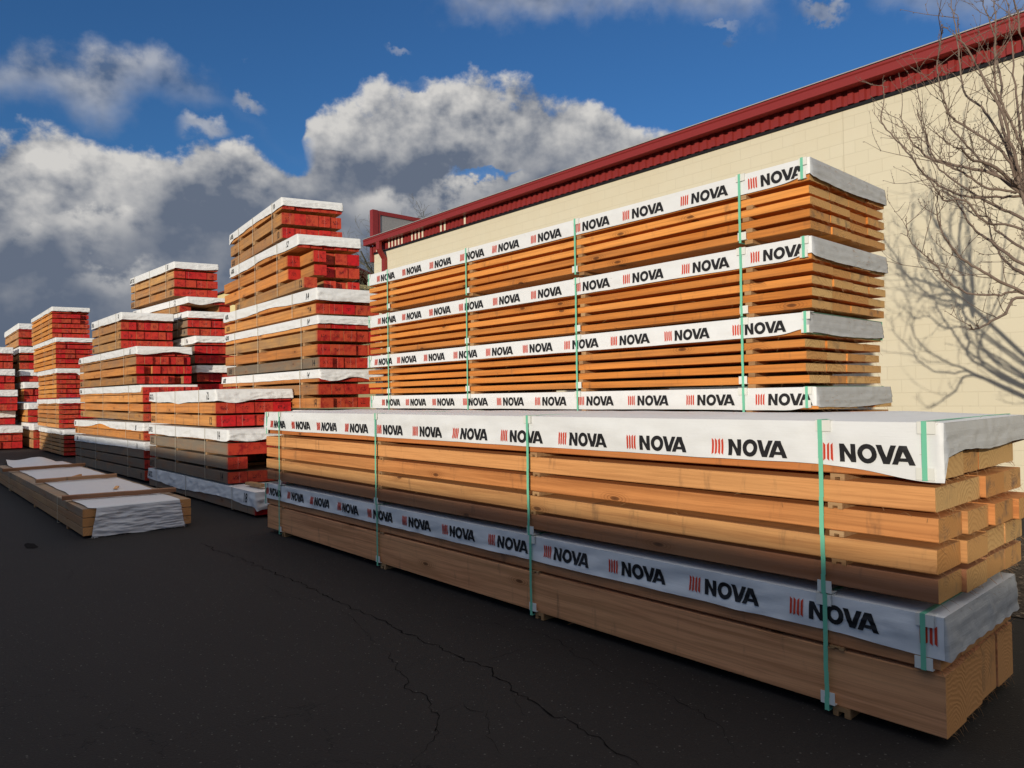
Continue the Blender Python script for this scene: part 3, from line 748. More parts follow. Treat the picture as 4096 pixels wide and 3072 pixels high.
def shade_building():
    # long building on the other side of the yard, behind the viewer: its roof edge throws the shade over the ground
    Yc = -13.0; h = .80+TAN_E*(3.54-Yc); x0 = -27.3+K_AZ*(4.05-Yc)
    t = thing('long_warehouse', 'long low warehouse across the yard behind the viewer with roll doors', 'building', (x0, Yc, 0))
    mb = MB(); mb.box(0, 62, -16, 0, 0, h-.25); obj('wall', mb.mesh('wall', [simple("warehouse_wall", (.30, .28, .25), .8)]), t)
    mb = MB(); mb.box(-.0, 62.3, -16.3, .02, h-.25, h); obj('roof', mb.mesh('roof', [DKRED]), t)
    for i in range(6):
        mb = MB(); mb.box(4+i*9, 8+i*9, .004, .05, 0, 3.2); obj('roll_door', mb.mesh('roll_door', [GREYP]), t)
shade_building()

# ------------------------------------------------------------------ trees
def bare_tree():
    Yh = 8.3
    hub = at(4110, 790, Yh); basep = Vector((-.32, Yh+.05, 0)); crotch = Vector((-.02, 0, 1.75))
    t = thing('bare_tree', 'leafless young tree with many upswept budding branches beside the block wall', 'tree', tuple(basep))
    rr = random.Random(11)
    mb = MB(); b = basep
    mb.tube([Vector((0, 0, -.1)), Vector((.01, 0, .6)), Vector((-.01, .02, 1.4)), Vector((-.02, 0, 1.9)), Vector((.05, .1, 2.6)), Vector((.0, .15, 3.6))], [.10, .085, .075, .07, .05, .02], 10)
    mb.tube([crotch, crotch.lerp(hub-b, .5)+Vector((.05, 0, -.12)), hub-b], [.035, .03, .026], 8)
    obj('trunk', mb.mesh('trunk', [BARK]), t)
    limbs = [  # pixel polylines, start depth, end depth
        ([(4085, 775), (3971, 697), (3789, 653), (3717, 632), (3675, 594), (3640, 558), (3598, 457)], 8.30, 8.18),
        ([(4093, 782), (3987, 786), (3861, 786), (3789, 759), (3705, 704), (3650, 636), (3585, 560), (3528, 487), (3536, 376), (3530, 338)], 8.30, 8.89),
        ([(4070, 770), (4030, 761), (3945, 750), (3852, 691), (3789, 662), (3734, 628), (3700, 527), (3669, 455)], 8.30, 7.71),
        ([(4110, 885), (4009, 839), (3903, 780), (3776, 691), (3720, 620), (3705, 540)], 8.30, 9.25),
        ([(4110, 925), (3945, 889), (3861, 805), (3776, 800), (3734, 737), (3680, 690)], 8.30, 7.59),
        ([(4110, 1066), (3966, 965), (3903, 923), (3848, 843), (3806, 780), (3760, 760)], 8.30, 9.01),
        ([(4110, 1175), (3956, 1101), (3851, 1034), (3780, 950), (3748, 860), (3752, 770)], 8.30, 7.83),
        ([(4110, 1180), (3985, 1180), (3872, 1173), (3787, 1122), (3745, 1063), (3690, 1012), (3640, 960), (3625, 890)], 8.30, 8.18),
        ([(4110, 1190), (4020, 1253), (3948, 1295), (3893, 1318), (3882, 1297)], 8.30, 7.47),
        ([(4090, 760), (4000, 540), (3925, 430), (3855, 360), (3833, 200), (3818, 80), (3797, -30)], 8.30, 8.77),
        ([(4096, 740), (4050, 590), (4005, 440), (3930, 310), (3880, 210), (3840, 150), (3830, 60)], 8.30, 7.94),
        ([(4096, 640), (4089, 590), (4043, 485), (3988, 371), (3980, 253), (3980, 160), (3958, 84), (3925, -10)], 8.36, 8.06),
        ([(4100, 700), (4077, 498), (4060, 337), (4047, 148), (4022, -20)], 8.36, 8.66),
        ([(4050, 640), (4000, 464), (4005, 316), (3980, 211), (3984, 84), (3971, -30)], 8.30, 9.37),
        ([(4070, 720), (4013, 612), (3895, 527), (3811, 472), (3781, 401), (3748, 274), (3769, 139), (3772, 110)], 8.30, 7.83),
        ([(4070, 750), (3980, 692), (3895, 612), (3836, 548), (3802, 506), (3795, 450)], 8.30, 9.13),
        ([(4085, 760), (3960, 660), (3890, 640), (3850, 600), (3812, 590)], 8.30, 7.35),
        ([(4110, 1000), (4000, 930), (3950, 870), (3900, 860), (3830, 800)], 8.30, 9.49),
        ([(4110, 1100), (4040, 1060), (3990, 1000), (3960, 930), (3955, 850)], 8.30, 9.84),
        ([(4110, 640), (4090, 420), (4100, 240), (4070, 60), (4040, -60)], 8.30, 7.71),
    ]
    # limbs on the hidden side of the crown (outside the frame): they share the shadow on the wall
    for k in range(3):
        a = rr.uniform(-.2, 1.0); x = 4120+rr.uniform(0, 60)
        limbs.append(([(x, 880+rr.uniform(-100, 250)), (x+120*a+60, 800), (x+300*a+80, 600+rr.uniform(-100, 200)), (x+380*a+100, 300+rr.uniform(-100, 200))], 8.3, rr.uniform(7.2, 9.6)))
    def twig(mb, p, d, ln, r, dep):
        n = 4; pts = [p]; rd = [r]; q = p.copy(); dd = d.normalized()
        for i in range(n):
            dd = (dd+Vector((rr.gauss(0, .16), rr.gauss(0, .16), rr.gauss(.10, .12)))).normalized(); q = q+dd*ln/n; pts.append(q.copy()); rd.append(r*(1-.6*(i+1)/n))
        mb.tube(pts, rd, 4)
        for i in range(1, n+1):     # buds
            if rr.random() < .75:
                e = (dd+Vector((rr.gauss(0, .7), rr.gauss(0, .7), rr.gauss(0, .7)))).normalized(); s = rr.uniform(.010, .022)
                mb.tube([pts[i], pts[i]+e*s*.5, pts[i]+e*s], [r*.6, r*.95+.001, .0006], 4)
        if dep:
            for i in (1, 2, 3):
                if rr.random() < .8:
                    e = (dd+Vector((rr.gauss(0, .6), rr.gauss(0, .6), rr.gauss(.2, .4)))).normalized(); twig(mb, pts[i], e, ln*rr.uniform(.3, .6), r*.7, dep-1)
    for pl, y0, y1 in limbs:
        mb = MB(); n = len(pl); P = []
        for i, (px, py) in enumerate(pl):
            f = i/(n-1); P.append(at(px, py, y0+(y1-y0)*f**.8 + .0)-b)
        if pl[0][1] > 850 or pl[0][0] > 4115: P[0:0] = [crotch+Vector((rr.uniform(-.03, .03), 0, rr.uniform(-.35, .35))), crotch.lerp(P[0], .5)+Vector((.1, 0, -.10))]
        else: P.insert(0, (hub-b)+Vector((0, 0, rr.uniform(-.15, .15))))
        # smooth the polyline
        Q = []
        for i in range(len(P)-1):
            p0, p1, p2, p3 = P[max(i-1, 0)], P[i], P[i+1], P[min(i+2, len(P)-1)]
            for k in range(5):
                s = k/5; Q.append(.5*((2*p1)+(p2-p0)*s+(2*p0-5*p1+4*p2-p3)*s*s+(3*p1-p0-3*p2+p3)*s**3)+Vector((rr.gauss(0, .004), rr.gauss(0, .01), rr.gauss(0, .004))))
        Q.append(P[-1]); m = len(Q)
        r0 = rr.uniform(.010, .018); rad = [r0*(1-i/(m-1))**.8+.0035 for i in range(m)]
        mb.tube(Q, rad, 6)
        for i in range(3, m):
            d = (Q[i]-Q[i-1]).normalized()
            for _ in range(2):
                if rr.random() < .6:
                    e = (d*.8+Vector((rr.gauss(0, .6), rr.gauss(0, .6), rr.gauss(.25, .55)))).normalized()
                    long_ = rr.random() < .22
                    twig(mb, Q[i], e, rr.uniform(.25, .75) if long_ else rr.uniform(.03, .09), .0042 if long_ else .0032, 1 if long_ else 0)
        obj('branch', mb.mesh('branch', [BARK]), t)
bare_tree()

def far_tree(px, py_top, Y, spread, sd, label, hz0=3.0):
    top = at(px, py_top, Y); rr = random.Random(sd)
    t = thing('oak_tree', label, 'tree', (top.x, Y, 0), group='bare trees beyond the yard')
    H = top.z
    mb = MB(); mb.tube([Vector((0, 0, -.2)), Vector((.2, 0, H*.2)), Vector((0, .3, H*.45)), Vector((.3, 0, H*.7))], [.5, .42, .33, .15], 9)
    obj('trunk', mb.mesh('trunk', [OAKB]), t)
    mb = MB()
    def grow(p, d, ln, r, dep):
        n = 4; pts = [p]; rd = [r]; q = p.copy(); dd = d
        for i in range(n):
            dd = (dd+Vector((rr.gauss(0, .25), rr.gauss(0, .25), rr.gauss(.03, .2)))).normalized(); q = q+dd*ln/n; pts.append(q.copy()); rd.append(max(.012, r*(1-.5*(i+1)/n)))
        mb.tube(pts, rd, 4 if dep < 3 else 6, 0, False)
        if dep:
            for k in range(5 if dep > 1 else 6):
                i = rr.randint(1, n); e = (dd+Vector((rr.gauss(0, .75), rr.gauss(0, .75), rr.gauss(.1, .6)))).normalized()
                grow(pts[i], e, ln*rr.uniform(.45, .72), rd[i]*.62, dep-1)
    for k in range(9):
        z = H*rr.uniform(.25, .62); a = k*2.4
        grow(Vector((0, 0, z)), Vector((math.cos(a), math.sin(a), rr.uniform(.2, 1.0))).normalized(), H*spread*rr.uniform(.7, 1.1), .17, 4)
    obj('crown', mb.mesh('crown', [OAKB]), t)
far_tree(1492, 720, 42.0, .29, 5, 'bare lichen grey oak rising behind the corner of the cream building')
far_tree(1430, 900, 46.0, .30, 8, 'bare oak half hidden behind the tallest stack of red ended lumber')

# ================================================================== NEAR STACK (printed wraps)
NM = lambda w, e: [w, BLACK, INKRED, e]
def near_stack():
    Y0 = 3.54; X1 = -1.15; L = 7.42
    rows = [(.641, .750), (.778, .887), (.915, 1.024), (1.055, 1.165), (1.197, 1.306), (1.336, 1.444)]
    lg = [(x-X1, 1.266+.012*i/11-.006, .089, .96, .0) for i, x in enumerate((-1.67, -2.28, -2.895, -3.51, -4.115, -4.72, -5.32, -5.93, -6.55, -7.17, -7.785, -8.39))]
    cv = dict(top=1.457, hf=.214, he=.140, logos=lg, mats=NM(WRAP, WRAP_END), hw=.006, af=.008, ae=.0045, puff=.022,
              hemfn=lambda x: (.052*math.exp(-((x+.02)/.28)**2)), endfn=lambda y: .012*math.exp(-(y/.10)**2)-.008*math.sin(y*7), topfn=lambda x, y: .015*math.exp(-((x+.5)/.8)**2), xr=.03)
    dxs = {(4, 0): .02, (4, 1): -.005, (4, 2): -.01, (4, 3): -.012, (3, 1): -.005, (3, 2): .025, (3, 3): .02, (2, 1): .03, (2, 2): .055, (2, 3): .09, (1, 1): .025, (1, 2): .02, (1, 3): .018, (0, 1): .02, (0, 2): .018, (0, 3): .016}
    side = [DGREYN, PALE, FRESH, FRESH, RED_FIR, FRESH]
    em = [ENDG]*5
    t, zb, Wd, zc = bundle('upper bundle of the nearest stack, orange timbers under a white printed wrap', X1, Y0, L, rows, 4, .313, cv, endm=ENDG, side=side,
        straps=[-1.66-X1, -3.82-X1, -5.95-X1, -8.14-X1], strapm=GREEN, prot=True, dx=dxs, stag=.003, fuzz=26, gap=.006, seed=3, notch=True, seg=14, bow=.012, base=.60)
    short_strap(t, -1.185-X1, 0, 1.197-zb, 1.462-zb, Wd); short_strap(t, -8.50-X1, 0, 1.197-zb, 1.462-zb, Wd)
    rows = [(.052, .331), (.346, .578)]
    lg = [(x-X1, .459, .088, .96, .0) for x in (-1.23, -1.845, -2.46, -3.07, -3.68, -4.285, -4.895, -5.51, -6.115, -6.73, -7.35, -7.95, -8.555)]
    cv = dict(top=.592, hf=.172, he=.185, logos=lg, mats=NM(WRAP, WRAP_END), hw=.005, af=.009, ae=.005, puff=.012,
              hemfn=lambda x: .02*math.exp(-((x+.02)/.3)**2), endfn=lambda y: .005*math.sin(y*43)+.012*math.exp(-(y/.1)**2), xr=.006)
    t, zb, Wd, zc = bundle('ground level bundle of the nearest stack, thick pale beams under a shaded printed wrap', X1+.005, Y0, L, rows, 4, .268, cv, endm=ENDB, side=[BEAM, BEAM],
        straps=[-1.66-X1, -3.81-X1, -5.94-X1, -8.16-X1], strapm=GREEN, prot=True, dx={(0, 0): .012, (0, 1): .004, (0, 2): -.008, (0, 3): .0, (1, 0): -.004, (1, 1): -.006, (1, 2): -.004, (1, 3): -.004}, stag=.001, fuzz=22, gap=.006, seed=4, notch=True, seg=14, bow=.008, ground=.05)
    short_strap(t, -1.215-X1, 0, .346-zb, .596-zb, Wd); short_strap(t, -8.55-X1, 0, .346-zb, .596-zb, Wd)
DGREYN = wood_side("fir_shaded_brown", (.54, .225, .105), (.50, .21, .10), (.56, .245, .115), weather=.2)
near_stack()

# ================================================================== BACK STACK (printed wraps, thin boards)
def back_stack():
    Y0 = 5.03; L = 6.2; xs = [-2.46, -2.96, -4.72, -6.43, -8.12]
    logos1 = [-2.87, -3.49, -4.11, -4.71, -5.33, -5.95, -6.53, -7.14, -7.75, -8.37]
    data = [(3.302, -2.41, [-2.87, -3.49, -4.11, -4.71, -5.33, -5.95, -6.53, -7.14, -7.75, -8.37], 'topmost bundle of thin orange boards against the block wall, printed wrap'),
            (2.730, -2.41, [-2.86, -3.49, -4.12, -4.72, -5.34, -5.95, -6.56, -7.16, -7.77, -8.36], 'second bundle from the top of thin orange boards by the wall, printed wrap'),
            (2.184, -2.46, [-3.03, -3.68, -4.28, -4.87, -5.48, -6.08, -6.68, -7.29, -7.90, -8.46], 'third bundle from the top of thin orange boards by the wall, printed wrap'),
            (1.640, -2.40, [-2.845, -3.47, -4.09, -4.70, -5.30, -5.91, -6.51, -7.12, -7.70, -8.28], 'fourth bundle down of thin boards by the wall, just above the nearest stack'),
            (1.070, -2.40, [], 'bottom bundle of thin boards by the wall, hidden behind the nearest stack')]
    for bi, (T, X1, lgx, lab) in enumerate(data):
        tops = [T-.017-.088*k for k in range(6)] if bi != 4 else [T-.017-.088*k for k in range(11)]
        rows = [(z-.057, z) for z in reversed(tops)]
        hf = .155 if bi < 3 else .168
        lg = [(x-X1-.015, T-.132, .087, .98, -.055 if bi in (0, 1) else .02) for x in lgx]
        cv = dict(top=T, hf=hf, he=.135, logos=lg, mats=NM(WRAP, WRAP_END), hw=.006, af=.005, ae=.006, puff=.012,
                  hemfn=(lambda x: -.035*math.exp(-((x+.0)/.12)**2)), endfn=lambda y: .02*math.sin(y*2.1+.4))
        straps = [-2.96-X1, -4.72-X1, -6.43-X1, -8.12-X1] if bi < 4 else [-2.96-X1, -8.1-X1]
        m2 = {2: (('NOVA - 2x12  20', -L+.03, .008, .034, 5),)} if bi in (0, 1, 2) else None
        t, zb, Wd, zc = bundle(lab, X1, Y0, L, rows, 4, .325, cv, endm=ENDG, side=BOARD, straps=straps, strapm=GREEN, strapw=.02, prot=True,
            stag=.008, fuzz=30, gap=.004, seed=20+bi, seg=12, bow=.012, tname='board', stw=.055, marks2=m2, ground=.03 if bi < 4 else .06)
        if bi < 4:
            for sx in (-2.455, -8.60+(.04 if bi == 3 else 0)):
                short_strap(t, sx-X1, 0, T-.150-zb, T+.004-zb, Wd, .02, .06)
back_stack()

# ================================================================== RED ENDED STACKS
def cov(top, hf, he, marks=(), **k):
    d = dict(top=top, hf=hf, he=he, marks=marks, mats=[SHEET, SPRAY, INKRED, SHEET], hw=.012, af=.010, ae=.013, puff=.012, xr=.022)
    d.update(k); return d
def rz_rows(*r): return [tuple(sorted(x)) for x in r]
def hidden(label, X1, Y0, L, top, bot, n, w, seed, **k):
    hh = .165; c = int((top-bot)/(hh+.03)); pitch = (top-.02-bot)/c
    rows = [(bot+i*pitch, bot+i*pitch+pitch-.03) for i in range(c)]
    bundle(label, X1, Y0, L, rows, n, w, cov(top, .14, .13), endm=RED, side=DGREY, straps=[-L*.1, -L*.5, -L*.9], strapm=CORD, strapw=.012, seed=seed, **k)

def stack_68():
    Y = 4.95; w = .19; n = 5; S3 = dict(strapm=CORD, strapw=.014)
    L = 2.86
    bundle('topmost bundle of the tallest red ended stack, stencilled 10', -11.27, Y, L, rz_rows((4.279, 4.45), (4.515, 4.70), (4.76, 4.925)), n, w,
           cov(4.948, .155, .135, (('6X8', -L+.08, 4.948-4.279-.12, .085), ('10', -.36, 4.948-4.279-.115, .085)), hemfn=lambda x: -.035*math.exp(-((x+1.4)/.7)**2)+.06*math.exp(-((x+L)/.12)**2), endfn=lambda y: .05*max(0, y-.75)),
           rz=-4, tilt=-1.6, skew=.20, endm=RED, side=[DGREY, DGREY, DFRESH], straps=[-.42, -1.45, -2.3], marks={0: ('10', -.27, .025, .115)}, marks2={0: (('6X8', -L+.06, .03, .095, 2),)}, seed=31, **S3)
    L = 3.42
    bundle('second bundle down in the tallest red ended stack, ragged ends stencilled 12', -10.70, Y, L, rz_rows((3.352, 3.515), (3.578, 3.745), (3.794, 3.970), (4.03, 4.20)), n, w,
           cov(4.235, .185, .165, (('6X8', -L+.10, 4.235-3.352-.125, .085), ('12', -.42, 4.235-3.352-.14, .1)), hemfn=lambda x: -.05*math.exp(-((x+1.4)/.6)**2)),
           rz=-3.2, tilt=-.6, skew=.22, endm=RED, side=[DGREY, DFRESH, DFRESH, DFRESH], straps=[-.85, -1.95, -2.85], marks={0: ('12', -.22, .02, .115)}, marks2={0: (('6X8', -L+.10, .03, .09, 2),)},
           dx={(2, 0): -.42, (1, 0): -.40, (2, 1): .14, (1, 1): .14, (0, 0): .28, (0, 1): -.35, (0, 2): .02, (0, 3): -.08, (2, 2): -.04}, seed=32, **S3)
    L = 4.05
    bundle('third bundle down in the tallest red ended stack, a single timber row stencilled 14', -10.06, Y, L, rz_rows((2.916, 3.067), (3.11, 3.27)), n, w,
           cov(3.302, .18, .19, (('6X8', -L+.10, 3.302-2.916-.125, .085), ('14', -.33, 3.302-2.916-.15, .1)), hemfn=lambda x: -.05*math.exp(-((x+1.8)/.7)**2)),
           rz=-1, skew=.2, endm=RED, side=[DFRESH, DFRESH], straps=[-.85, -2.35, -3.4], marks={0: ('14', -.27, .03, .09)}, marks2={0: (('6X8', -L+.1, .03, .09, 2),)}, seed=33, **S3)
    bundle('fourth bundle down in the tallest red ended stack, three rows stencilled 14', -10.03, Y, L, rz_rows((2.089, 2.245), (2.285, 2.445), (2.495, 2.655), (2.69, 2.845)), n, w,
           cov(2.881, .135, .125, (('6X8', -L+.08, 2.881-2.089-.11, .08), ('14', -.33, 2.881-2.089-.115, .085))),
           rz=-1, skew=.2, endm=RED, side=[DSILVER, DFRESH, DGREY, DFRESH], straps=[-.55, -2.35, -3.5], marks={0: ('14', -.27, .03, .095)}, marks2={0: (('6X8', -L+.1, .03, .09, 2),)}, dx={(0, 0): .05}, seed=34, **S3)
    bundle('fifth bundle down in the tallest red ended stack, just above the nearest stack', -10.0, Y, L, rz_rows((1.475, 1.628), (1.680, 1.837), (1.875, 2.025)), n, w,
           cov(2.06, .13, .15, (('6X8', -L+.08, 2.06-1.475-.11, .08), ('14', -.36, 2.06-1.475-.12, .085)), endfn=lambda y: .03*math.sin(y*9)),
           rz=0, skew=.2, endm=RED, side=[DFRESH, DGREY, DFRESH], straps=[-.62, -2.5, -3.3], marks={0: ('14', -.24, .025, .10)}, dx={(0, 0): .06}, seed=35, **S3)
    hidden('sixth bundle down in the tallest red ended stack, hidden behind the nearest stack', -10.1, Y+.02, 3.9, 1.44, .78, n, w, 36)
    hidden('ground bundle of the tallest red ended stack, hidden behind the nearest stack', -10.1, Y+.02, 3.9, .74, .05, n, w, 37)
stack_68()

def stack_612():
    Y = 3.82; w = .272; n = 4; S3 = dict(strapm=CORD, strapw=.012)
    L = 3.5
    bundle('upper bundle of the short 6X12 stack, white cover stencilled 12', -11.16, Y, L, rz_rows((1.214, 1.382), (1.414, 1.577), (1.60, 1.755)), n, w,
           cov(1.782, .185, .145, (('6X12', -L+.02, 1.782-1.214-.13, .095), ('12', -.36, 1.782-1.214-.15, .115)), hemfn=lambda x: .035*math.exp(-((x+1.75)/.35)**2)-.02*math.exp(-((x+L)/.3)**2), endfn=lambda y: .06*math.exp(-((y-.25)/.25)**2), ae=.02),
           skew=.22, endm=RED, side=[DFRESH, DFRESH, DFRESH], straps=[-.72, -1.95, -3.08], marks={0: ('12', -.32, .03, .115)}, marks2={0: (('6X12', -L+.03, .03, .1, 2),)}, dx={(0, 0): .03}, seed=41, stag=.01, **S3)
    L = 4.08
    bundle('middle bundle of the short 6X12 stack, silvery weathered timbers stencilled 14', -10.65, Y, L, rz_rows((.385, .551), (.592, .768), (.803, .976), (1.0, 1.15)), n, w,
           cov(1.177, .165, .14, (('6X12', -L+.02, 1.177-.385-.13, .09), ('14', -.40, 1.177-.385-.145, .115)), hemfn=lambda x: .02*nz(x, 3, 3), endfn=lambda y: .04*math.exp(-((y-.3)/.2)**2), ae=.02),
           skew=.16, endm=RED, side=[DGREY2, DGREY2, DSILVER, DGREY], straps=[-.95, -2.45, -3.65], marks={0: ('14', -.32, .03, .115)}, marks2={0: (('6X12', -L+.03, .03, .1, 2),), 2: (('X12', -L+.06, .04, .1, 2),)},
           dx={(1, 1): -1.6, (1, 2): -1.3, (1, 3): -1.4, (1, 0): .02}, seed=42, stag=.01, **S3)
    L = 5.12
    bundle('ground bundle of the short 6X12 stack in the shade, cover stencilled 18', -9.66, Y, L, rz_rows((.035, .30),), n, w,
           cov(.352, .20, .23, (('6X12', -L+.03, .17, .10), ('18', -.36, .155, .125)), hw=.03, hemfn=lambda x: .02*math.sin(x*1.3), endfn=lambda y: .03*math.exp(-(y/.1)**2), ae=.02, puff=.02),
           skew=.1, endm=RED, side=[DGREY2], straps=[-.8, -2.9, -4.6], seed=43, stag=.008, **S3)
    mb = MB(); mb.box(-.5, 0, 0, .09, 0, .04); me = mb.mesh('wood_block', [STICK])
    tag(obj('wood_block', me, None, (-9.85, 3.98, .385), (0, 0, .05)), 'loose wood block lying on the ground bundle of the 6X12 stack', 'wood block')
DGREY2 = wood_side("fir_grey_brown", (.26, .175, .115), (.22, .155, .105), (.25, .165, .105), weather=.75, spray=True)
stack_612()

def stack_18():
    Y = 3.9; w = .137; n = 7; S3 = dict(strapm=CORD, strapw=.014)
    L = 2.82
    bundle('topmost short bundle on the middle stack of seven wide red ends, stencilled 8', -17.2, Y, L, rz_rows((2.787, 2.95), (2.988, 3.152), (3.19, 3.353), (3.39, 3.53)), n, w,
           cov(3.565, .17, .16, (('9X8', -L+.08, 3.565-2.787-.14, .1), ('8', -.2, 3.565-2.787-.12, .09))), skew=.24, endm=RED, side=[DGREY, DGREY, DGREY, DGREY],
           straps=[-.4, -2.1], marks={0: ('8', -.12, .035, .085)}, marks2={0: (('6X6', -L+.06, .03, .09, 2),), 1: (('8', -.14, .03, .085, 2),)}, seed=51, stag=.015, tilt=.4, **S3)
    L = 5.52
    bundle('bundle stencilled 16 in the middle stack of seven wide red ends', -15.97, Y, L, rz_rows((1.986, 2.14), (2.19, 2.344), (2.382, 2.538), (2.56, 2.71)), n, w,
           cov(2.748, .15, .14, (('9X6', -L+.06, 2.748-1.986-.12, .085), ('16', -.5, 2.748-1.986-.135, .1)), endfn=lambda y: .03*math.sin(y*6+1)), skew=.26, endm=RED, side=[DGREY, DFRESH, DGREY, DGREY],
           straps=[-.95, -3.1, -5.05], marks={0: ('16', -.36, .03, .095)}, marks2={0: (('6X6', -L+.06, .03, .09, 2),)}, dx={(1, 1): -.12, (0, 4): -.1, (0, 5): -.2, (2, 4): -.05}, rowdx={3: -.09}, seed=52, stag=.03, tilt=.25, **S3)
    L = 5.95
    bundle('orange bundle under the one stencilled 16, its cover short at the red ends', -15.5, Y, L, rz_rows((1.228, 1.372), (1.415, 1.562), (1.602, 1.747), (1.76, 1.905)), n, w,
           cov(1.95, .145, .05, (('12X6', -L+.08, 1.95-1.228-.12, .085),), endfn=lambda y: .05*max(0, y-.85)*5, xr=-.15), skew=.30, endm=RED, side=[DGREY, DFRESH, DFRESH, DFRESH],
           straps=[-1.05, -3.35, -5.4], marks2={0: (('6X6', -L+.1, .03, .085, 2),)}, seed=53, stag=.02, tilt=.3, **S3)
    L = 6.65
    bundle('single row bundle stencilled 18 with its cover sagging open in the middle', -15.48, Y, L, rz_rows((.845, .995), (1.01, 1.155)), n, w,
           cov(1.19, .16, .16, (('6X6', -L+.08, 1.19-.845-.125, .09), ('18', -.55, 1.19-.845-.15, .1)), hemfn=lambda x: -.10*math.exp(-((x+3.6)/.9)**2)), skew=.3, endm=RED, side=[DFRESH, DFRESH2],
           straps=[-1.3, -3.9, -6.1], marks={0: ('18', -.35, .02, .11)}, marks2={0: (('6X6', -L+.06, .03, .09, 2),)}, seed=54, stag=.012, tilt=-.25, **S3)
    L = 6.7
    bundle('ground bundle stencilled 18 with silvery weathered rows in the shade', -15.42, Y, L, rz_rows((.055, .25), (.285, .46), (.49, .655), (.67, .785)), n, w,
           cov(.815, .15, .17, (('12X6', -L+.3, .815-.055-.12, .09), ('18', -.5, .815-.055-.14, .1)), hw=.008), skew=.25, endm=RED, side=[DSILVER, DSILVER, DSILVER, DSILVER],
           straps=[-1.2, -4.2, -5.9], marks={0: ('18', -.34, .03, .11)}, seed=55, stag=.012, tilt=-.5, **S3)
DFRESH2 = wood_side("fir_sunlit", (.80, .325, .07), (.76, .295, .062), (.80, .355, .085), spray=True)
stack_18()

def stack_610():
    Y = 5.12; w = .222; n = 4; S3 = dict(strapm=CORD, strapw=.014)
    L = 3.05
    bundle('topmost bundle of the rear 6X10 stack, stencilled 10', -17.65, Y, L, rz_rows((4.08, 4.243), (4.295, 4.462), (4.502, 4.66), (4.70, 4.84)), n, w,
           cov(4.875, .17, .165, (('6X10', -L+.03, 4.875-4.08-.14, .11), ('10', -.42, 4.875-4.08-.14, .115)), endfn=lambda y: -.02+.02*math.sin(y*4)), rz=3.6, tilt=-.3, skew=.3, endm=RED, side=[DGREY, DGREY, DGREY, DGREY],
           straps=[-.48, -1.6, -2.7], marks={0: ('10', -.28, .03, .11)}, marks2={0: (('6X10', -L+.03, .03, .1, 2),)}, seed=61, **S3)
    L = 3.5
    bundle('second bundle of the rear 6X10 stack, gap toothed red ends stencilled 12', -16.72, Y, L, rz_rows((3.644, 3.792), (3.80, 3.915)), n, w,
           cov(3.949, .15, .13, (('6X10', -L+.03, 3.949-3.644-.12, .1), ('12', -.75, 3.949-3.644-.13, .115)), endfn=lambda y: .04*math.sin(y*7)), rz=4, skew=.3, endm=RED, side=[DGREY, DGREY],
           straps=[-1.0, -2.9], marks={0: ('12', -.28, .03, .105)}, dx={(0, 0): -.42, (0, 1): -1.3, (0, 2): -1.2, (0, 3): -.1}, seed=62, **S3)
    L = 4.1
    bundle('third bundle of the rear 6X10 stack, cover stencilled 14', -16.68, Y, L, rz_rows((3.085, 3.235), (3.271, 3.42), (3.45, 3.59)), n, w,
           cov(3.622, .145, .15, (('14', -.42, 3.622-3.085-.13, .1),), ae=.02), rz=2, skew=.3, endm=RED, side=DGREY2, straps=[-.6, -2.0, -3.4], marks={0: ('14', -.28, .03, .1)}, dx={(0, 1): -.03, (1, 2): -.03}, seed=63, **S3)
    L = 4.7
    bundle('fourth bundle of the rear 6X10 stack, cover stencilled 16', -16.2, Y, L, rz_rows((2.44, 2.61), (2.65, 2.81), (2.84, 2.99)), n, w,
           cov(3.03, .16, .14, (('16', -.5, 3.03-2.44-.13, .1),), ae=.02), rz=1, skew=.3, endm=RED, side=DGREY2, straps=[-.6, -2.3, -4.0], seed=64, **S3)
    bundle('fifth bundle of the rear 6X10 stack, shaded behind the middle stack', -16.1, Y, L, rz_rows((1.80, 1.98), (2.03, 2.19), (2.21, 2.35)), n, w,
           cov(2.385, .16, .155), rz=1, skew=.3, endm=RED, side=DGREY2, straps=[-.6, -2.3, -4.0], seed=65, **S3)
    hidden('sixth bundle of the rear 6X10 stack, hidden behind the 6X12 stack', -16.1, Y, 4.7, 1.76, .95, n, w, 66, skew=.25)
    hidden('ground bundle of the rear 6X10 stack, hidden behind the 6X12 stack', -16.1, Y, 4.7, .90, .05, n, w, 67, skew=.25)
stack_610()

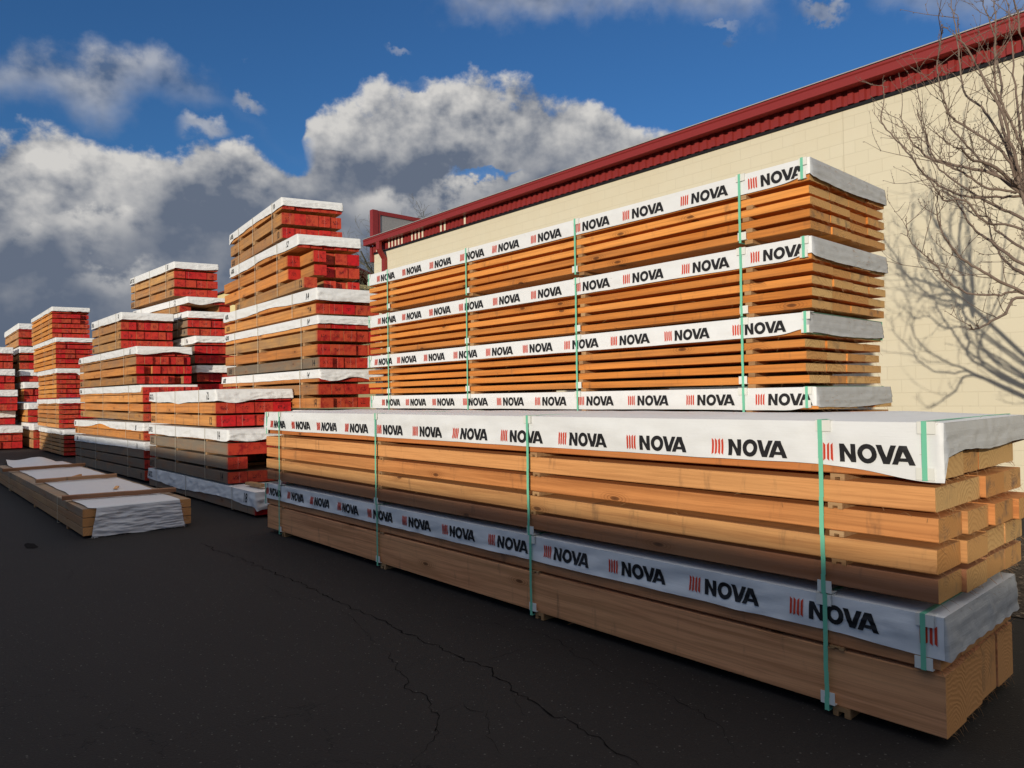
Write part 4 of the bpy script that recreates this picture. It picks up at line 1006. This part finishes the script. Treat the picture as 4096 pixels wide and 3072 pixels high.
def stack_thin():
    Y = 4.05; n = 4; w = .245; S3 = dict(strapm=CORD, strapw=.016)
    D = [(4.67, 3.70, -26.5, 4.1, DFRESH2, 'topmost bundle of the stack with five thin rows per bundle'),
         (3.65, 2.71, -25.9, 4.3, DFRESH2, 'second bundle from the top of the stack with five thin rows per bundle'),
         (2.686, 1.79, -25.8, 3.4, DFRESH2, 'third bundle from the top of the stack with five thin rows per bundle'),
         (1.742, .86, -25.4, 3.95, DFRESH, 'fourth bundle from the top of the stack with five thin rows per bundle'),
         (.815, .06, -24.65, 4.35, DGREY, 'ground bundle of the five row stack, crossed by a slanting shadow edge')]
    for i, (T, b, X1, L, sd, lab) in enumerate(D):
        c = 6; pitch = (T-.03-b)/c; g = .036
        rows = [(b+k*pitch, b+(k+1)*pitch-g) for k in range(c)]
        bundle(lab, X1, Y, L, rows, n, w, cov(T, .14, .13, (('12', -.35, T-b-.13, .1),) if i in (2, 4) else (), hw=.02, endfn=(lambda y: .09*math.exp(-((y-.62)/.09)**2)) if i == 2 else None), skew=.22, endm=RED,
               side=[sd, DFRESH2 if i < 3 else DGREY, sd, DFRESH, sd, sd] if i < 4 else [DGREY]*6, straps=[-.5, -2.0, L*-.93], seed=71+i, tilt=-.4 if i == 0 else .1, dx={(5, 2): -.12, (5, 3): -.12, (4, 3): -.1, (3, 3): -.12} if i == 0 else None, **S3)
stack_thin()

def stack_far():
    S3 = dict(strapm=CORD, strapw=.016)
    Y = 3.98; n = 4; w = .27
    D = [(4.73, [(3.876, 4.12), (4.195, 4.425), (4.46, 4.69)], -33.3, 4.0, DGREY, 'topmost bundle of the far slim stack against the sky'),
         (3.80, [(2.955, 3.19), (3.28, 3.49), (3.54, 3.76)], -33.0, 3.6, DGREY, 'second bundle from the top of the far slim stack'),
         (2.91, [(2.46, 2.66), (2.69, 2.87)], -32.8, 3.6, DFRESH, 'third bundle from the top of the far slim stack, red end half shaded'),
         (2.42, [(1.69, 1.90), (1.94, 2.15), (2.19, 2.39)], -31.95, 4.2, DFRESH2, 'fourth bundle from the top of the far slim stack'),
         (1.645, [(.95, 1.13), (1.18, 1.38), (1.41, 1.61)], -31.0, 4.8, DFRESH2, 'fifth bundle from the top of the far slim stack'),
         (.915, [(.06, .35), (.40, .62), (.65, .88)], -29.75, 5.5, DGREY, 'ground bundle of the far slim stack')]
    for i, (T, rows, X1, L, sd, lab) in enumerate(D):
        bundle(lab, X1, Y, L, rows, n, w, cov(T, .23, .22, (('8', -.3, T-rows[0][0]-.19, .14),) if i in (2, 3, 4) else (), ae=.02), skew=.2, endm=RED, side=sd, straps=[-.45, -2.6], seed=81+i, tilt=-.6 if i == 0 else 0, **S3)
    n = 3; w = .31; Y = 3.76-3*w-.01
    D = [(3.77, [(2.965, 3.20), (3.25, 3.46), (3.50, 3.73)], -33.15, 'topmost bundle of the stack cut by the left edge of the picture'),
         (2.92, [(2.16, 2.38), (2.43, 2.655), (2.68, 2.88)], -32.7, 'second bundle of the stack cut by the left edge of the picture'),
         (2.13, [(1.38, 1.60), (1.635, 1.86), (1.90, 2.09)], -32.0, 'third bundle of the stack cut by the left edge of the picture'),
         (1.35, [(.86, 1.07), (1.10, 1.31)], -32.6, 'fourth bundle of the stack cut by the left edge of the picture'),
         (.83, [(.05, .275), (.31, .52), (.56, .79)], -30.75, 'ground bundle of the stack cut by the left edge of the picture')]
    for i, (T, rows, X1, lab) in enumerate(D):
        bundle(lab, X1, Y, 4.2, rows, n, w, cov(T, .24, .23, (), ae=.02), skew=.2, endm=RED, side=DGREY, straps=[-.5, -2.1, -3.6], seed=91+i, **S3)
stack_far()

# ================================================================== LOW PILE
def low_pile():
    X1 = -9.7; Y0 = 1.78; L = 8.3; n = 8; w = .150
    rows = [(.032, .130), (.138, .238), (.246, .346)]
    cv = dict(top=.356, hf=.02, he=.34, mats=[GSHEET, SPRAY, INKRED, GSHEET], hw=.004, af=.002, ae=.020, puff=.012, over=.004)
    t, zb, Wd, zc = bundle('low open pile of pale timbers with a torn white sheet, alone on the asphalt', X1, Y0, L, rows, n, w, None, endm=ENDB, side=[DLOW, DLOW, DLOW2],
        straps=[-1.5, -6.3], strapm=CORD, strapw=.016, seed=101, stag=.006, stickers=[-1.0, -3.6, -6.4], ground=.03, gap=.003)
    # the sheet lies on top, short of the near side, and hangs over the near end with a ragged lower edge
    mb = MB(); NT_, NH = 70, 44; nx, ny = NT_+NH, 64; vs = []; ya, yb = .06, 1.08
    zt = .352-zb
    for i in range(nx+1):
        u = i/nx
        for j in range(ny+1):
            v = j/ny
            s = -L-.9+(L+.9)*i/NT_ if i <= NT_ else .345*(i-NT_)/NH                      # along the pile, past the end it hangs down
            inset = .10*(1-math.exp(-max(0, -s-.9)/.4))+.03*nz(s*1.7, 5, 1)
            y = ya+inset*.9+(yb-ya-inset*.2)*v + (.05*max(0, s)/.3 if v > .5 else -.02*max(0, s)/.3)
            cr = .5*nz(s*2.4, y*3, 7)+.35*(1-abs(nz(s*3.1+y*2, y*4, 9))*2)+.2*nz(s*9, y*9, 2)
            if s <= 0:
                z = zt+.006+.009*max(0, cr)*min(1, -s*6)
                if s < -L: z = zt-.05-.22*(1-math.exp((s+L)*2.5))+.16*max(0, nz(s*2.5, y*2.4, 4))
                if s < -L+.9: z += .20*math.exp(-((s+L-.1)/.35)**2)*max(0, .3+nz(y*2.2, s, 3))
                vs.append((s, y, z))
            else:
                hl = s*(1.0+.05*nz(y*4, 1, 6))
                ripple = .72*(.016*nz(y*3.2+hl*3, hl*26, 5)+.012*nz(y*7-hl*5, hl*44, 8)+.007*(1-abs(nz(y*9, hl*34, 15))*2.4)+.020*nz(y*3.5, hl*5, 13))*min(1, hl*14)
                y += (.085-.03*hl/.345)*(1-v)**3
                d = .018+.02*(hl/.34)+ripple
                vs.append((d, y, zt+.004-hl))
    mb.add(vs, [(i*(ny+1)+j, (i+1)*(ny+1)+j, (i+1)*(ny+1)+j+1, i*(ny+1)+j+1) for i in range(nx) for j in range(ny)], 0, True)
    rr = random.Random(9)                               # frayed threads
    for k in range(60):
        j = rr.randint(0, ny); i = nx if rr.random() < .5 else rr.randint(NT_+4, nx)
        if i < nx: j = ny
        if rr.random() < .4: j = rr.randint(0, 4); i = nx
        p = Vector(vs[i*(ny+1)+j]); d = Vector((rr.uniform(0, .03), rr.gauss(0, .02)+(.02 if i < nx else 0), -rr.uniform(.005, .03)))
        mb.tube([p, p+d*.5+Vector((.005, 0, 0)), p+d], [.001, .0008, .0004], 3, 0, False)
    obj('cover', mb.mesh('cover', [GSHEET]), t)
    for (x, y, a, ln, lab, m) in ((-10.62, 1.72, 1.40, 1.32, 'nearest of three dark battens lying across the sheeted low pile', 0), (-13.25, 1.80, 1.55, 1.12, 'middle batten of three lying across the sheeted low pile', 1), (-15.95, 1.66, 1.66, 1.34, 'farthest batten of three lying across the sheeted low pile', 0)):
        mb = MB(); c = .006; prof = [(-.035, 0), (.035, 0), (.038, .01), (.037, .052), (.02, .058), (-.03, .056), (-.038, .05)]
        seg = 8; vs = []
        for i in range(seg+1):
            for p in prof: vs.append((ln*i/seg, p[0]+.006*nz(i*.6, x, 0), p[1]+.006*nz(i*.5, x, 4)))
        k = len(prof); mb.add(vs, [(i*k+q, (i+1)*k+q, (i+1)*k+(q+1) % k, i*k+(q+1) % k) for i in range(seg) for q in range(k)]+[tuple(range(k)), tuple(range(seg*k+k-1, seg*k-1, -1))], 0)
        me = fixn(mb.mesh('batten', [BATTEN]))
        tag(obj('batten', me, None, (x, y, .372), (0, 0, a)), lab, 'batten', 'battens lying across the low pile')
    for (px, py, lab, a) in ((930, 405, 'small pale wedge of wood on the sheet beside the nearest batten', .4), (640, 308, 'small pale wood scrap on the sheet beside the middle batten', .9)):
        d = wray(px/2.011, 1750+py/2.011); tt = (.372-EYE.z)/d.z; p = EYE+d*tt
        mb = MB(); mb.extrude([(0, 0), (.17, 0), (.17, .008), (.0, .028)], 'y', 0, .045, 0)
        tag(obj('wood_wedge', fixn(mb.mesh('wood_wedge', [PALE])), None, (p.x, p.y, .374), (0, 0, -a)), lab, 'wood scrap', 'wood scraps on the low pile')
DLOW = wood_side("low_timber", (.42, .25, .12), (.38, .22, .105), (.44, .27, .14), weather=.25)
DLOW2 = wood_side("low_timber_top", (.34, .22, .12), (.32, .20, .11), (.36, .24, .14), weather=.7)
BATTEN = wood_side("batten_wood", (.32, .16, .085), (.24, .11, .065), (.36, .20, .11), weather=.1)
low_pile()
